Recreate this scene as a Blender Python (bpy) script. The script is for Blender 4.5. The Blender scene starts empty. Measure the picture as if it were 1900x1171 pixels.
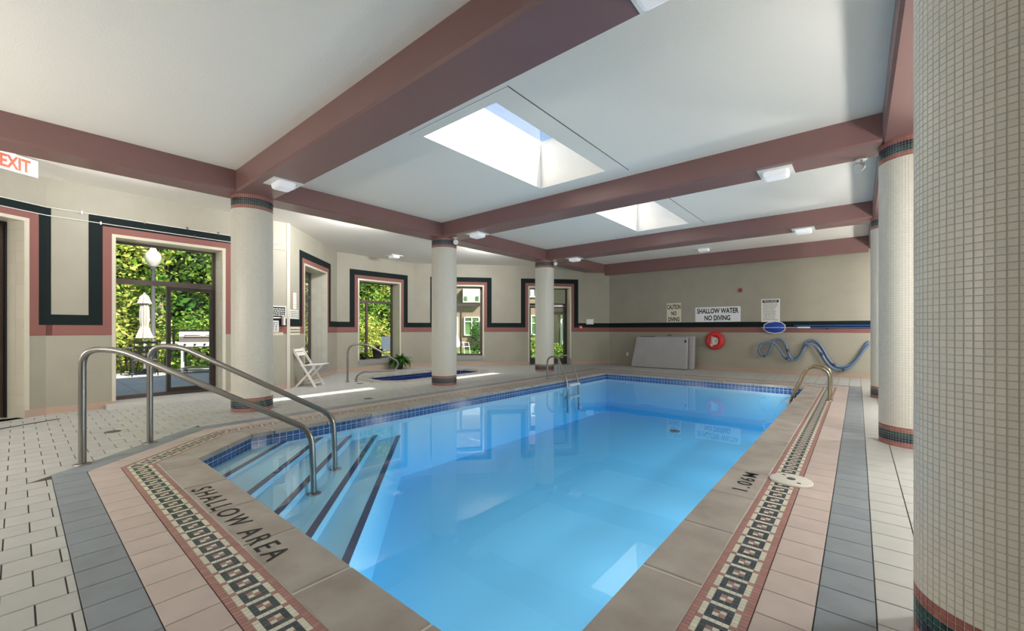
import bpy, math, random
from mathutils import Vector, Matrix
from mathutils.geometry import delaunay_2d_cdt
random.seed(7)
S = bpy.context.scene
COL = S.collection
D2 = bpy.data

# ------------------------------------------------------------------ camera, sky, sun, exposure
YAW = math.atan2(642, 768)
CY, SY = math.cos(YAW), math.sin(YAW)
cam_d = D2.cameras.new('camera'); cam_d.sensor_width = 36.0
cam_d.lens = 768 / 1900 * 36.0
cam_d.shift_y = 25.5 / 1900
cam_d.clip_start = 0.02; cam_d.clip_end = 300
cam = D2.objects.new('camera', cam_d); COL.objects.link(cam)
cam.location = (0, 0, 1.2)
cam.rotation_euler = (math.radians(90), 0, YAW)
S.camera = cam

SUN_DIR = Vector((-1.12, -0.17, -1.0)).normalized()
w = D2.worlds.new('sky'); S.world = w; w.use_nodes = True
nt = w.node_tree; nt.nodes.clear()
sky = nt.nodes.new('ShaderNodeTexSky'); sky.sky_type = 'NISHITA'; sky.sun_disc = False
sky.sun_elevation = math.asin(-SUN_DIR.z)
sky.sun_rotation = math.atan2(-SUN_DIR.x, -SUN_DIR.y)
sky.air_density = 1.0; sky.dust_density = 0.6; sky.ozone_density = 1.5
bg = nt.nodes.new('ShaderNodeBackground'); bg.inputs['Strength'].default_value = 0.21
wo = nt.nodes.new('ShaderNodeOutputWorld')
nt.links.new(sky.outputs[0], bg.inputs[0]); nt.links.new(bg.outputs[0], wo.inputs[0])
sun_d = D2.lights.new('sun', 'SUN'); sun_d.energy = 9.0; sun_d.angle = 0.009; sun_d.color = (1, .95, .86)
sun = D2.objects.new('sun', sun_d); COL.objects.link(sun)
sun.rotation_euler = SUN_DIR.to_track_quat('-Z', 'Y').to_euler()
sun.location = (8, 3, 9)
S.view_settings.view_transform = 'Standard'; S.view_settings.look = 'None'
S.view_settings.gamma = 1.0; S.view_settings.use_curve_mapping = False
S.view_settings.exposure = 0.42
S.cycles.caustics_reflective = False; S.cycles.caustics_refractive = False; S.cycles.max_bounces = 8
LAMP_W = 0.0           # the pool fixtures are switched off
POOL_W = 9.5          # each added underwater fill light
REAR_W, AISLE_W, BAY_W = 88.0, 125.0, 46.0   # added fill globes at the entrance end, along the aisle, added fill strips behind the long beam

# ------------------------------------------------------------------ materials
def lin(h):
    if isinstance(h, tuple): r = [c / 255 for c in h]
    else: r = [int(h[i:i + 2], 16) / 255 for i in (0, 2, 4)]
    return tuple((c / 12.92 if c <= .04045 else ((c + .055) / 1.055) ** 2.4) for c in r) + (1,)
def mat(name, rgb, rough=.6, metal=0, var=.0, vscale=6, bump=0, bscale=60, spec=.5, island=0, rgb2=None, detail=4):
    m = D2.materials.new(name); m.use_nodes = True
    n = m.node_tree.nodes; l = m.node_tree.links
    b = n['Principled BSDF']; b.inputs['Roughness'].default_value = rough
    b.inputs['Metallic'].default_value = metal; b.inputs['Specular IOR Level'].default_value = spec
    c = lin(rgb); b.inputs['Base Color'].default_value = c
    last = None
    if var > 0 or rgb2:
        tc = n.new('ShaderNodeNewGeometry')
        no = n.new('ShaderNodeTexNoise'); no.inputs['Scale'].default_value = vscale; no.inputs['Detail'].default_value = detail
        l.new(tc.outputs['Position'], no.inputs['Vector'])
        mx = n.new('ShaderNodeMix'); mx.data_type = 'RGBA'
        c2 = lin(rgb2) if rgb2 else tuple(x * (1 - var) for x in c[:3]) + (1,)
        c1 = c if rgb2 else tuple(min(1, x * (1 + var * .6)) for x in c[:3]) + (1,)
        mx.inputs['A'].default_value = c1; mx.inputs['B'].default_value = c2
        rp = n.new('ShaderNodeMapRange'); rp.inputs['From Min'].default_value = .3; rp.inputs['From Max'].default_value = .7
        l.new(no.outputs['Fac'], rp.inputs['Value']); l.new(rp.outputs['Result'], mx.inputs['Factor'])
        last = mx.outputs['Result']
    if island > 0:
        g = n.new('ShaderNodeNewGeometry'); oi = n.new('ShaderNodeObjectInfo')
        ad = n.new('ShaderNodeMath'); ad.operation = 'ADD'
        l.new(g.outputs['Random Per Island'], ad.inputs[0]); l.new(oi.outputs['Random'], ad.inputs[1])
        fr = n.new('ShaderNodeMath'); fr.operation = 'FRACT'; l.new(ad.outputs[0], fr.inputs[0])
        hv = n.new('ShaderNodeHueSaturation')
        mr = n.new('ShaderNodeMapRange'); mr.inputs['To Min'].default_value = 1 - island; mr.inputs['To Max'].default_value = 1 + island
        l.new(fr.outputs[0], mr.inputs['Value']); l.new(mr.outputs['Result'], hv.inputs['Value'])
        if last: l.new(last, hv.inputs['Color'])
        else: hv.inputs['Color'].default_value = c
        last = hv.outputs['Color']
    if last: l.new(last, b.inputs['Base Color'])
    if bump > 0:
        tc = n.new('ShaderNodeNewGeometry')
        no = n.new('ShaderNodeTexNoise'); no.inputs['Scale'].default_value = bscale; no.inputs['Detail'].default_value = 3
        l.new(tc.outputs['Position'], no.inputs['Vector'])
        bp = n.new('ShaderNodeBump'); bp.inputs['Strength'].default_value = bump; bp.inputs['Distance'].default_value = .01
        l.new(no.outputs['Fac'], bp.inputs['Height']); l.new(bp.outputs['Normal'], b.inputs['Normal'])
    return m
def glassy(name, tint=(.97, .98, .97), ior=1.45, boost=1.0, rough=0.0, ripple=0):
    m = D2.materials.new(name); m.use_nodes = True
    n = m.node_tree.nodes; l = m.node_tree.links; n.clear()
    o = n.new('ShaderNodeOutputMaterial'); t = n.new('ShaderNodeBsdfTransparent'); t.inputs[0].default_value = tint + (1,)
    g = n.new('ShaderNodeBsdfGlossy'); g.inputs['Roughness'].default_value = rough
    # Schlick reflectance, the same from both sides
    ge = n.new('ShaderNodeNewGeometry'); dt = n.new('ShaderNodeVectorMath'); dt.operation = 'DOT_PRODUCT'
    l.new(ge.outputs['Incoming'], dt.inputs[0]); l.new(ge.outputs['Normal'], dt.inputs[1])
    ab = n.new('ShaderNodeMath'); ab.operation = 'ABSOLUTE'; l.new(dt.outputs['Value'], ab.inputs[0])
    om = n.new('ShaderNodeMath'); om.operation = 'SUBTRACT'; om.inputs[0].default_value = 1; l.new(ab.outputs[0], om.inputs[1])
    pw = n.new('ShaderNodeMath'); pw.operation = 'POWER'; l.new(om.outputs[0], pw.inputs[0]); pw.inputs[1].default_value = 5
    f0 = ((ior - 1) / (ior + 1)) ** 2
    f = n.new('ShaderNodeMath'); f.operation = 'MULTIPLY_ADD'; l.new(pw.outputs[0], f.inputs[0]); f.inputs[1].default_value = 1 - f0; f.inputs[2].default_value = f0
    mx = n.new('ShaderNodeMixShader'); l.new(f.outputs[0], mx.inputs[0]); l.new(t.outputs[0], mx.inputs[1]); l.new(g.outputs[0], mx.inputs[2])
    l.new(mx.outputs[0], o.inputs['Surface'])
    if ripple:
        tc = n.new('ShaderNodeNewGeometry'); no = n.new('ShaderNodeTexNoise'); no.inputs['Scale'].default_value = 2.2
        no.inputs['Detail'].default_value = 1.5
        l.new(tc.outputs['Position'], no.inputs['Vector'])
        bp = n.new('ShaderNodeBump'); bp.inputs['Strength'].default_value = ripple; bp.inputs['Distance'].default_value = .02
        l.new(no.outputs['Fac'], bp.inputs['Height']); l.new(bp.outputs['Normal'], g.inputs['Normal']); l.new(bp.outputs['Normal'], dt.inputs[1])
    return m
def emit(name, rgb, strength):
    m = D2.materials.new(name); m.use_nodes = True; b = m.node_tree.nodes['Principled BSDF']
    b.inputs['Base Color'].default_value = lin(rgb); b.inputs['Emission Color'].default_value = lin(rgb)
    b.inputs['Emission Strength'].default_value = strength; return m
def block_wall(name, rgb):
    m = mat(name, rgb, rough=.55, var=.05, vscale=2.5)
    n = m.node_tree.nodes; l = m.node_tree.links; b = n['Principled BSDF']
    uv = n.new('ShaderNodeUVMap')
    br = n.new('ShaderNodeTexBrick'); br.inputs['Scale'].default_value = 1.0
    br.inputs['Brick Width'].default_value = .4; br.inputs['Row Height'].default_value = .2; br.inputs['Mortar Size'].default_value = .004
    br.inputs['Mortar Smooth'].default_value = .6
    l.new(uv.outputs[0], br.inputs['Vector'])
    bp = n.new('ShaderNodeBump'); bp.inputs['Strength'].default_value = .22; bp.inputs['Distance'].default_value = .003; bp.invert = True
    l.new(br.outputs['Fac'], bp.inputs['Height']); l.new(bp.outputs['Normal'], b.inputs['Normal'])
    return m
M = dict(
 ceil=mat('ceiling_plaster', (243, 239, 232), .9, bump=.35, bscale=90), beam=mat('mauve_paint', (132, 99, 97), .38, var=.03, vscale=3),
 wall=block_wall('cream_block', (164, 160, 146)), green=mat('dark_green_paint', (18, 30, 31), .7, spec=.2), pink=mat('dusty_rose_paint', (140, 94, 89), .65, spec=.25),
 base=mat('salmon_base', (184, 160, 145), .5, var=.05), jamb=mat('glazed_cream_tile', (212, 206, 189), .25, island=.04), jambg=mat('jamb_grout', (196, 188, 168), .8),
 frame=mat('bronze_aluminium', (92, 80, 76), .4, .3), framed=mat('dark_aluminium', (52, 44, 42), .4, .3), glass=glassy('window_glass'),
 cream=mat('cream_paver', (190, 191, 188), .45, var=.05, vscale=9, island=.04), gray=mat('blue_grey_paver', (138, 147, 155), .42, var=.10, vscale=7, island=.06),
 rose=mat('pink_paver', (202, 187, 181), .45, var=.06, vscale=8, island=.04), grout=mat('dark_grout', (84, 80, 76), .9), pale=mat('pale_grout', (226, 222, 214), .9),
 coping=mat('coping_stone', (182, 176, 168), .5, rgb2=(160, 150, 142), vscale=4.5, bump=.1, bscale=120, island=.04),
 t_white=mat('white_tessera', (226, 224, 208), .3, island=.07), t_dark=mat('slate_tessera', (66, 78, 84), .3, island=.25), t_pink=mat('rose_tessera', (172, 128, 122), .35, island=.10),
 c_white=mat('ivory_tile', (232, 229, 219), .35, island=.03), c_grout=mat('ivory_grout', (204, 200, 188), .9), c_pink=mat('terracotta_tile', (166, 104, 98), .3, island=.1),
 c_green=mat('teal_tile', (34, 78, 76), .25, island=.2), c_navy=mat('navy_tile', (36, 44, 66), .25, island=.2),
 p_tile=mat('blue_pool_tile', (58, 96, 150), .15, island=.18), p_grout=mat('white_pool_grout', (214, 226, 238), .7), paint=mat('pool_paint', (172, 228, 255), .7),
 stripe=mat('navy_step_tile', (20, 40, 100), .3), spa_t=mat('spa_blue_tile', (30, 52, 110), .15, island=.2),
 steel=mat('brushed_steel', (150, 147, 143), .3, 1.0), brass=mat('bronze_steel', (176, 163, 138), .25, 1.0), white=mat('white_paint', (238, 238, 234), .45), lens=emit('lamp_lens', (250, 250, 255), .12),
 black=mat('black_paint', (22, 22, 24), .5), red=mat('red_plastic', (205, 40, 44), .35), dred=mat('alarm_red', (150, 26, 26), .4), sign=mat('white_sign', (240, 242, 246), .35), signc=mat('cream_sign', (232, 226, 202), .4),
 exitred=mat('exit_letter_red', (205, 90, 50), .5), paper=mat('paper', (236, 236, 232), .7), hose=mat('blue_grey_hose', (108, 132, 166), .35), hosed=mat('navy_hose_cuff', (44, 64, 112), .35),
 net=mat('royal_blue_net', (28, 66, 170), .6), pole=mat('blue_pole', (36, 84, 160), .3), rope=mat('white_rope', (240, 236, 228), .8), grey=mat('grey_vinyl', (176, 174, 178), .5, var=.06, vscale=3, bump=.2, bscale=8),
 greyd=mat('dark_grey_trim', (84, 82, 86), .5), wood=mat('white_painted_wood', (236, 234, 228), .5), pot=mat('dark_pot', (44, 42, 40), .6), soil=mat('soil', (60, 44, 32), .9),
 patio=mat('patio_concrete', (182, 176, 170), .9, var=.08, vscale=3), lawn=mat('lawn', (92, 124, 48), .9, var=.3, vscale=5), brick=mat('tan_brick', (150, 132, 110), .8, var=.07, vscale=3), 
 wglass=mat('painted_reflection_glass', (70, 92, 80), .12, rgb2=(120, 160, 90), vscale=2.5), curtain=mat('pale_curtain', (206, 206, 200), .8, var=.15, vscale=6), bark=mat('bark', (150, 132, 112), .9, var=.2, vscale=9),  # wglass: green tree reflections painted into the pane colour
 shell=mat('roof_membrane', (160, 158, 154), .9), door=mat('dark_door', (58, 44, 38), .4), sill=mat('grey_sill', (150, 148, 146), .5), stone=mat('threshold_stone', (206, 204, 200), .5), globe=mat('lamp_globe', (196, 186, 178), .3), umbr=mat('umbrella_canvas', (176, 164, 155), .9), lid=mat('lid_plastic', (226, 224, 214), .4), steelg=mat('grill_steel', (176, 166, 158), .3, .8),
)
def leafmat(name, c1, c2, c3):
    m = D2.materials.new(name); m.use_nodes = True; n = m.node_tree.nodes; l = m.node_tree.links; n.clear()
    o = n.new('ShaderNodeOutputMaterial'); g = n.new('ShaderNodeNewGeometry'); cr = n.new('ShaderNodeValToRGB')
    cr.color_ramp.elements[0].color = lin(c1); cr.color_ramp.elements[1].color = lin(c3)
    e = cr.color_ramp.elements.new(.5); e.color = lin(c2)
    l.new(g.outputs['Random Per Island'], cr.inputs[0])
    d = n.new('ShaderNodeBsdfDiffuse'); t = n.new('ShaderNodeBsdfTranslucent'); mx = n.new('ShaderNodeMixShader'); mx.inputs[0].default_value = .35
    l.new(cr.outputs[0], d.inputs[0]); l.new(cr.outputs[0], t.inputs[0]); l.new(d.outputs[0], mx.inputs[1]); l.new(t.outputs[0], mx.inputs[2]); l.new(mx.outputs[0], o.inputs[0])
    return m
M['leaf'] = leafmat('leaf_green', (46, 84, 30), (104, 146, 52), (176, 196, 92))
M['leafy'] = leafmat('leaf_yellow_green', (96, 130, 44), (182, 188, 84), (226, 214, 128))
M['leafd'] = leafmat('leaf_dark', (28, 60, 24), (60, 108, 44), (112, 150, 70))
# water: clear Fresnel surface over a body that absorbs red light
M['water'] = glassy('pool_water', (1, 1, 1), 1.33, ripple=.035)
_n = M['water'].node_tree.nodes; _va = _n.new('ShaderNodeVolumeAbsorption'); _va.inputs['Color'].default_value = (.20, .78, 1, 1); _va.inputs['Density'].default_value = .32
M['water'].node_tree.links.new(_va.outputs[0], [x for x in _n if x.type == 'OUTPUT_MATERIAL'][0].inputs['Volume'])
M['spawater'] = glassy('spa_water', (.75, .88, .96), 1.33, ripple=.03)

# ------------------------------------------------------------------ mesh helpers
class MB:
    def __init__(s): s.v = []; s.f = []; s.m = []; s.sm = []
    def add(s, vs, fs, mi=0, smooth=False):
        o = len(s.v); s.v.extend([tuple(p) for p in vs])
        for f in fs: s.f.append(tuple(i + o for i in f)); s.m.append(mi); s.sm.append(smooth)
    def box(s, x0, x1, y0, y1, z0, z1, mi=0):
        s.add([(x0, y0, z0), (x1, y0, z0), (x1, y1, z0), (x0, y1, z0), (x0, y0, z1), (x1, y0, z1), (x1, y1, z1), (x0, y1, z1)],
              [(3, 2, 1, 0), (4, 5, 6, 7), (0, 1, 5, 4), (1, 2, 6, 5), (2, 3, 7, 6), (3, 0, 4, 7)], mi)
    def prism(s, poly, z0, z1, mi=0, bottom=True, bev=0):
        n = len(poly)
        a = sum(poly[i][0] * poly[(i + 1) % n][1] - poly[(i + 1) % n][0] * poly[i][1] for i in range(n))
        if a < 0: poly = poly[::-1]
        if bev > 0:
            cx = sum(p[0] for p in poly) / n; cy = sum(p[1] for p in poly) / n
            top = []
            for (x, y) in poly:
                d = math.hypot(x - cx, y - cy) or 1
                top.append((x - (x - cx) / d * bev * 1.4, y - (y - cy) / d * bev * 1.4))
            vs = [(x, y, z0) for x, y in poly] + [(x, y, z1 - bev) for x, y in poly] + [(x, y, z1) for x, y in top]
            fs = [tuple(range(2 * n, 3 * n))]
            for k in (0, n): fs += [(k + i, k + (i + 1) % n, k + n + (i + 1) % n, k + n + i) for i in range(n)]
        else:
            vs = [(x, y, z0) for x, y in poly] + [(x, y, z1) for x, y in poly]
            fs = [tuple(range(n, 2 * n))] + [(i, (i + 1) % n, n + (i + 1) % n, n + i) for i in range(n)]
        if bottom: fs.append(tuple(range(n - 1, -1, -1)))
        s.add(vs, fs, mi)
    def tube(s, pts, r, seg=10, mi=0, closed=False, caps=True):
        pts = [Vector(p) for p in pts]; n = len(pts); rs = r if isinstance(r, (list, tuple)) else [r] * n
        up = None; vs = []
        for i, p in enumerate(pts):
            a = pts[i - 1] if (i > 0 or closed) else p; b = pts[(i + 1) % n] if (i < n - 1 or closed) else p
            t = (b - a).normalized()
            if up is None:
                up = Vector((0, 0, 1)) if abs(t.z) < .9 else Vector((1, 0, 0))
            e = t.cross(up); e = e.normalized() if e.length > 1e-6 else t.orthogonal().normalized()
            up = e.cross(t).normalized()
            for k in range(seg):
                q = 2 * math.pi * k / seg; vs.append(p + (e * math.cos(q) + up * math.sin(q)) * rs[i])
        fs = []
        for i in range(n if closed else n - 1):
            j = (i + 1) % n
            for k in range(seg): fs.append((i * seg + k, i * seg + (k + 1) % seg, j * seg + (k + 1) % seg, j * seg + k))
        s.add(vs, [f[::-1] for f in fs], mi, True)
        if caps and not closed: s.add(vs[:seg], [tuple(range(seg))], mi); s.add(vs[-seg:], [tuple(range(seg - 1, -1, -1))], mi)
    def lathe(s, prof, c=(0, 0, 0), seg=20, mi=0, smooth=True, ax=None):
        # prof: (r, z); ax: optional axis vector
        vs = []; R = Matrix.Identity(3) if ax is None else Vector((0, 0, 1)).rotation_difference(Vector(ax)).to_matrix()
        for r, z in prof:
            for k in range(seg):
                q = 2 * math.pi * k / seg; vs.append(R @ Vector((r * math.cos(q), r * math.sin(q), z)) + Vector(c))
        fs = []
        for i in range(len(prof) - 1):
            for k in range(seg): fs.append((i * seg + k, i * seg + (k + 1) % seg, (i + 1) * seg + (k + 1) % seg, (i + 1) * seg + k))
        s.add(vs, fs, mi, smooth)
        if prof[0][0] > 1e-4: s.add(vs[:seg], [tuple(range(seg - 1, -1, -1))], mi)
        if prof[-1][0] > 1e-4: s.add(vs[-seg:], [tuple(range(seg))], mi)
    def mesh(s, name, mats, off=(0, 0, 0)):
        me = D2.meshes.new(name)
        me.from_pydata([(x - off[0], y - off[1], z - off[2]) for x, y, z in s.v], [], s.f)
        for m in (mats if isinstance(mats, (list, tuple)) else [mats]): me.materials.append(M[m] if isinstance(m, str) else m)
        me.polygons.foreach_set('material_index', s.m); me.polygons.foreach_set('use_smooth', s.sm); me.update()
        return me
def tag(o, label=None, cat=None, group=None, kind=None):
    if label: o['label'] = label
    if cat: o['category'] = cat
    if group: o['group'] = group
    if kind: o['kind'] = kind
    return o
def obj(name, me, parent=None, loc=(0, 0, 0), rz=0):
    o = D2.objects.new(name, me); COL.objects.link(o); o.location = loc
    if rz: o.rotation_euler[2] = rz
    if parent: o.parent = parent
    return o
def wpos(o):
    p = Vector((0, 0, 0))
    while o: p += o.location; o = o.parent
    return p
def part(name, mb, mats, parent, label=None):
    """mesh given in world coordinates under a parent (parents are never rotated)"""
    o = obj(name, mb.mesh(name, mats, wpos(parent)), parent)
    if label: o['label'] = label
    return o
def top(name, mb, mats, loc=(0, 0, 0)):
    return obj(name, mb.mesh(name, mats, loc), None, loc)
def empty(name, loc): 
    o = D2.objects.new(name, None); COL.objects.link(o); o.location = loc; o.empty_display_size = .1; return o
def copy_tree(o, parent=None):
    c = o.copy(); COL.objects.link(c); c.parent = parent
    for ch in list(o.children): copy_tree(ch, c)
    return c
def structure(o, label, cat): return tag(o, label, cat, kind='structure')
class Frame:
    """wall-local frame: s along the wall, n outward, z up"""
    def __init__(f, P0, P1):
        f.P = Vector((P0[0], P0[1])); d = Vector((P1[0], P1[1])) - f.P; f.L = d.length; f.d = d / f.L; f.n = Vector((-f.d.y, f.d.x))
    def w(f, s, n, z): p = f.P + f.d * s + f.n * n; return (p.x, p.y, z)
    def box(f, mb, s0, s1, n0, n1, z0, z1, mi=0):
        vs = [f.w(s0, n0, z0), f.w(s1, n0, z0), f.w(s1, n1, z0), f.w(s0, n1, z0), f.w(s0, n0, z1), f.w(s1, n0, z1), f.w(s1, n1, z1), f.w(s0, n1, z1)]
        mb.add(vs, [(3, 2, 1, 0), (4, 5, 6, 7), (0, 1, 5, 4), (1, 2, 6, 5), (2, 3, 7, 6), (3, 0, 4, 7)], mi)
_tc = {}
def text_mesh(body, width, height, mname, thick=.0015, bold=.0, space=1.0):
    cu = D2.curves.new('lettering', 'FONT'); cu.body = body; cu.size = 1; cu.offset = bold; cu.space_character = space; cu.resolution_u = 3
    o = D2.objects.new('lettering', cu); COL.objects.link(o)
    bpy.context.view_layer.update()
    dg = bpy.context.evaluated_depsgraph_get(); me = D2.meshes.new_from_object(o.evaluated_get(dg))
    D2.objects.remove(o); D2.curves.remove(cu)
    xs = [v.co.x for v in me.vertices]; ys = [v.co.y for v in me.vertices]
    x0, x1, y0, y1 = min(xs), max(xs), min(ys), max(ys)
    mb = MB(); n = len(me.vertices)
    sx, sy = width / (x1 - x0), height / (y1 - y0)
    vs = [((v.co.x - x0) * sx - width / 2, (v.co.y - y0) * sy - height / 2, thick) for v in me.vertices]
    mb.add(vs, [tuple(p.vertices) for p in me.polygons]); D2.meshes.remove(me)
    return mb
def lettering(body, width, height, mname, parent, M4, bold=.0, name='lettering', space=1.0):
    mb = text_mesh(body, width, height, mname, bold=bold, space=space)
    mb.v = [tuple(M4 @ Vector(v)) for v in mb.v]
    return part(name, mb, mname, parent)
def inpoly(p, poly):
    x, y = p; c = False; n = len(poly); j = n - 1
    for i in range(n):
        xi, yi = poly[i]; xj, yj = poly[j]
        if (yi > y) != (yj > y) and x < (xj - xi) * (y - yi) / (yj - yi) + xi: c = not c
        j = i
    return c
def clip(poly, a, b, c):
    """keep a*x+b*y>=c"""
    out = []; n = len(poly)
    for i in range(n):
        p, q = poly[i], poly[(i + 1) % n]; dp, dq = a * p[0] + b * p[1] - c, a * q[0] + b * q[1] - c
        if dp >= 0: out.append(p)
        if (dp >= 0) != (dq >= 0):
            t = dp / (dp - dq); out.append((p[0] + (q[0] - p[0]) * t, p[1] + (q[1] - p[1]) * t))
    return out
def area(poly): return abs(sum(poly[i][0] * poly[(i + 1) % len(poly)][1] - poly[(i + 1) % len(poly)][0] * poly[i][1] for i in range(len(poly)))) / 2 if len(poly) > 2 else 0
def proj(X, Y, Z):
    d = -X * SY + Y * CY; r = X * CY + Y * SY
    return (950 + 768 * r / d, 611 - 768 * (Z - 1.2) / d, d) if d > .05 else (-9999, 0, d)
def seen_area(X, Y, Z, a, mx=1690):
    px, py, d = proj(X, Y, Z)
    if d < .3 or not (-30 < px < mx and -30 < py < 1200): return 0
    return a * max(.05, 1.2 - Z) / d ** 3 if Z < 1.1 else a / d ** 2

# ------------------------------------------------------------------ room plan
ZB, ZC, ZBAY, ZR = 3.155, 3.45, 3.33, 4.13
pS, pB, pE, pF, pG, pK = (-7.3, -2.25), (-8.75, .26), (-8.79, 3.5), (-11., 5.65), (-11., 8.22), (-6.65, 13.25)
XR = 1.9
ROOM = [pS, pB, pE, pF, pG, pK, (XR, 13.25), (XR, -2.25)]
POOL = [(-.83, 1.07), (-.83, 10.42), (-5.33, 10.42), (-5.33, 1.72), (-4.70, 1.07)]      # counter-clockwise
SPA = [(-8.5, 5.45), (-8.15, 5.8), (-8.15, 8.3), (-8.5, 8.65), (-9.15, 8.65), (-9.5, 8.3), (-9.5, 5.8), (-9.15, 5.45)]
def offset_poly(poly, d):
    n = len(poly); out = []
    for i in range(n):
        p0, p1, p2 = Vector(poly[i - 1]), Vector(poly[i]), Vector(poly[(i + 1) % n])
        d1, d2 = (p1 - p0).normalized(), (p2 - p1).normalized(); n1, n2 = Vector((d1.y, -d1.x)), Vector((d2.y, -d2.x))
        b = (n1 + n2); b = b / b.length_squared * 2
        out.append(tuple(p1 + b * d))
    return out

# ------------------------------------------------------------------ floor slab with pool and spa holes
def plan_mesh(mb, outer, holes, z, mi=0, flip=False):
    vs = []; es = []
    for poly in [outer] + holes:
        o = len(vs); vs += [Vector((p[0], p[1])) for p in poly]; es += [(o + i, o + (i + 1) % len(poly)) for i in range(len(poly))]
    r = delaunay_2d_cdt(vs, es, [], 0, 1e-5); V, F = r[0], r[2]
    keep = []
    for f in F:
        c = ((V[f[0]].x + V[f[1]].x + V[f[2]].x) / 3, (V[f[0]].y + V[f[1]].y + V[f[2]].y) / 3)
        if inpoly(c, outer) and not any(inpoly(c, h) for h in holes): keep.append(tuple(f) if not flip else tuple(f)[::-1])
    mb.add([(v.x, v.y, z) for v in V], keep, mi)
mb = MB()
outer_floor = [(-7.2, -2.4), (-8.95, .2), (-8.95, 3.4), (-11.2, 5.55), (-11.2, 8.3), (-6.85, 13.4), (XR + .1, 13.4), (XR + .1, -2.4)]
plan_mesh(mb, outer_floor, [POOL, SPA], -.006)
for hole in (POOL, SPA):
    n = len(hole)
    for i in range(n):
        a, b = hole[i], hole[(i + 1) % n]
        mb.add([(a[0], a[1], -.006), (b[0], b[1], -.006), (b[0], b[1], -.02), (a[0], a[1], -.02)], [(0, 1, 2, 3)])
floor = structure(top('floor', mb, 'grout'), 'tiled pool deck of cream, pink and grey pavers', 'floor')

def quad_local(P, d, n, s0, s1, o0, o1): return [(P.x + d.x * s + n.x * o, P.y + d.y * s + n.y * o) for s, o in ((s0, o0), (s1, o0), (s1, o1), (s0, o1))]
SIDES = []
for i in range(len(POOL)):
    a, b = Vector(POOL[i]), Vector(POOL[(i + 1) % len(POOL)]); d = (b - a).normalized(); nn = Vector((d.y, -d.x))
    SIDES.append((a, b, d, nn))
def mitre(i):
    """half-planes bounding side i's ring sector, as (a,b,c) keep a*x+b*y>=c"""
    P0 = offset_poly(POOL, 0); P1 = offset_poly(POOL, 1)
    out = []
    for k, sg in ((i, 1), ((i + 1) % len(POOL), -1)):
        p, q = Vector(P0[k]), Vector(P1[k]); t = (q - p).normalized()
        nx, ny = (-t.y * sg, t.x * sg)
        if True:
            m = (SIDES[i][0] + SIDES[i][1]) / 2
            if nx * m.x + ny * m.y < nx * p.x + ny * p.y: nx, ny = -nx, -ny
        out.append((nx, ny, nx * p.x + ny * p.y))
    return out
# phase of joints along each side, measured from the side's start
PH_PAVER = [2.013 - 1.07, 0.0, .05, .1, 2.149]      # s offset of a joint
PH_PAVER[4] = (-2.551 - (-4.70))
PH_COPE = [2.05 - 1.07, .3, .2, .45, (-1.967 + 4.70)]
paver_proto = {}
def full_paver(key, w_, l_, z0, z1, m, bev):
    if key not in paver_proto:
        mb = MB(); mb.prism([(-w_ / 2, -l_ / 2), (w_ / 2, -l_ / 2), (w_ / 2, l_ / 2), (-w_ / 2, l_ / 2)], z0, z1, 0, False, bev)
        paver_proto[key] = mb.mesh(key, m)
    return paver_proto[key]
def ring_band(name, o0, o1, pitch, phase, m, z1, gap=.005, bev=.0015, z0=-.03):
    for i, (a, b, d, nn) in enumerate(SIDES):
        L = (b - a).length; ext = o1 * 1.2; hp = mitre(i)
        k0 = math.floor((-ext - phase[i]) / pitch); k1 = math.ceil((L + ext - phase[i]) / pitch)
        for k in range(k0, k1):
            s0, s1 = phase[i] + k * pitch + gap / 2, phase[i] + (k + 1) * pitch - gap / 2
            q = quad_local(a, d, nn, s0, s1, o0 + gap / 2, o1 - gap / 2); full = area(q)
            for (x, y, c) in hp: q = clip(q, x, y, c + gap * .4) if q else q
            A = area(q)
            if A < .0012: continue
            cx = sum(p[0] for p in q) / len(q); cy = sum(p[1] for p in q) / len(q)
            if A > full * .999:
                me = full_paver(name, s1 - s0, o1 - o0 - gap, z0, z1, m, bev)
                obj(name, me, floor, (cx, cy, 0), math.atan2(d.y, d.x))
            else:
                mb = MB(); mb.prism([(x - cx, y - cy) for x, y in q], z0, z1, 0, False, bev)
                obj(name, mb.mesh(name, m), floor, (cx, cy, 0))
ring_band('coping_stone', -.02, .275, .635, PH_COPE, 'coping', .004, gap=.013, bev=.006, z0=-.045)
ring_band('pink_paver', .49, .69, .2015, PH_PAVER, 'rose', 0)
ring_band('grey_paver', .69, .89, .2015, PH_PAVER, 'gray', 0)
# pale bed that shows between the coping stones
mb = MB(); plan_mesh(mb, offset_poly(POOL, .272), [offset_poly(POOL, -.012)], -.003); part('coping_bed', mb, 'pale', floor)
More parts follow.
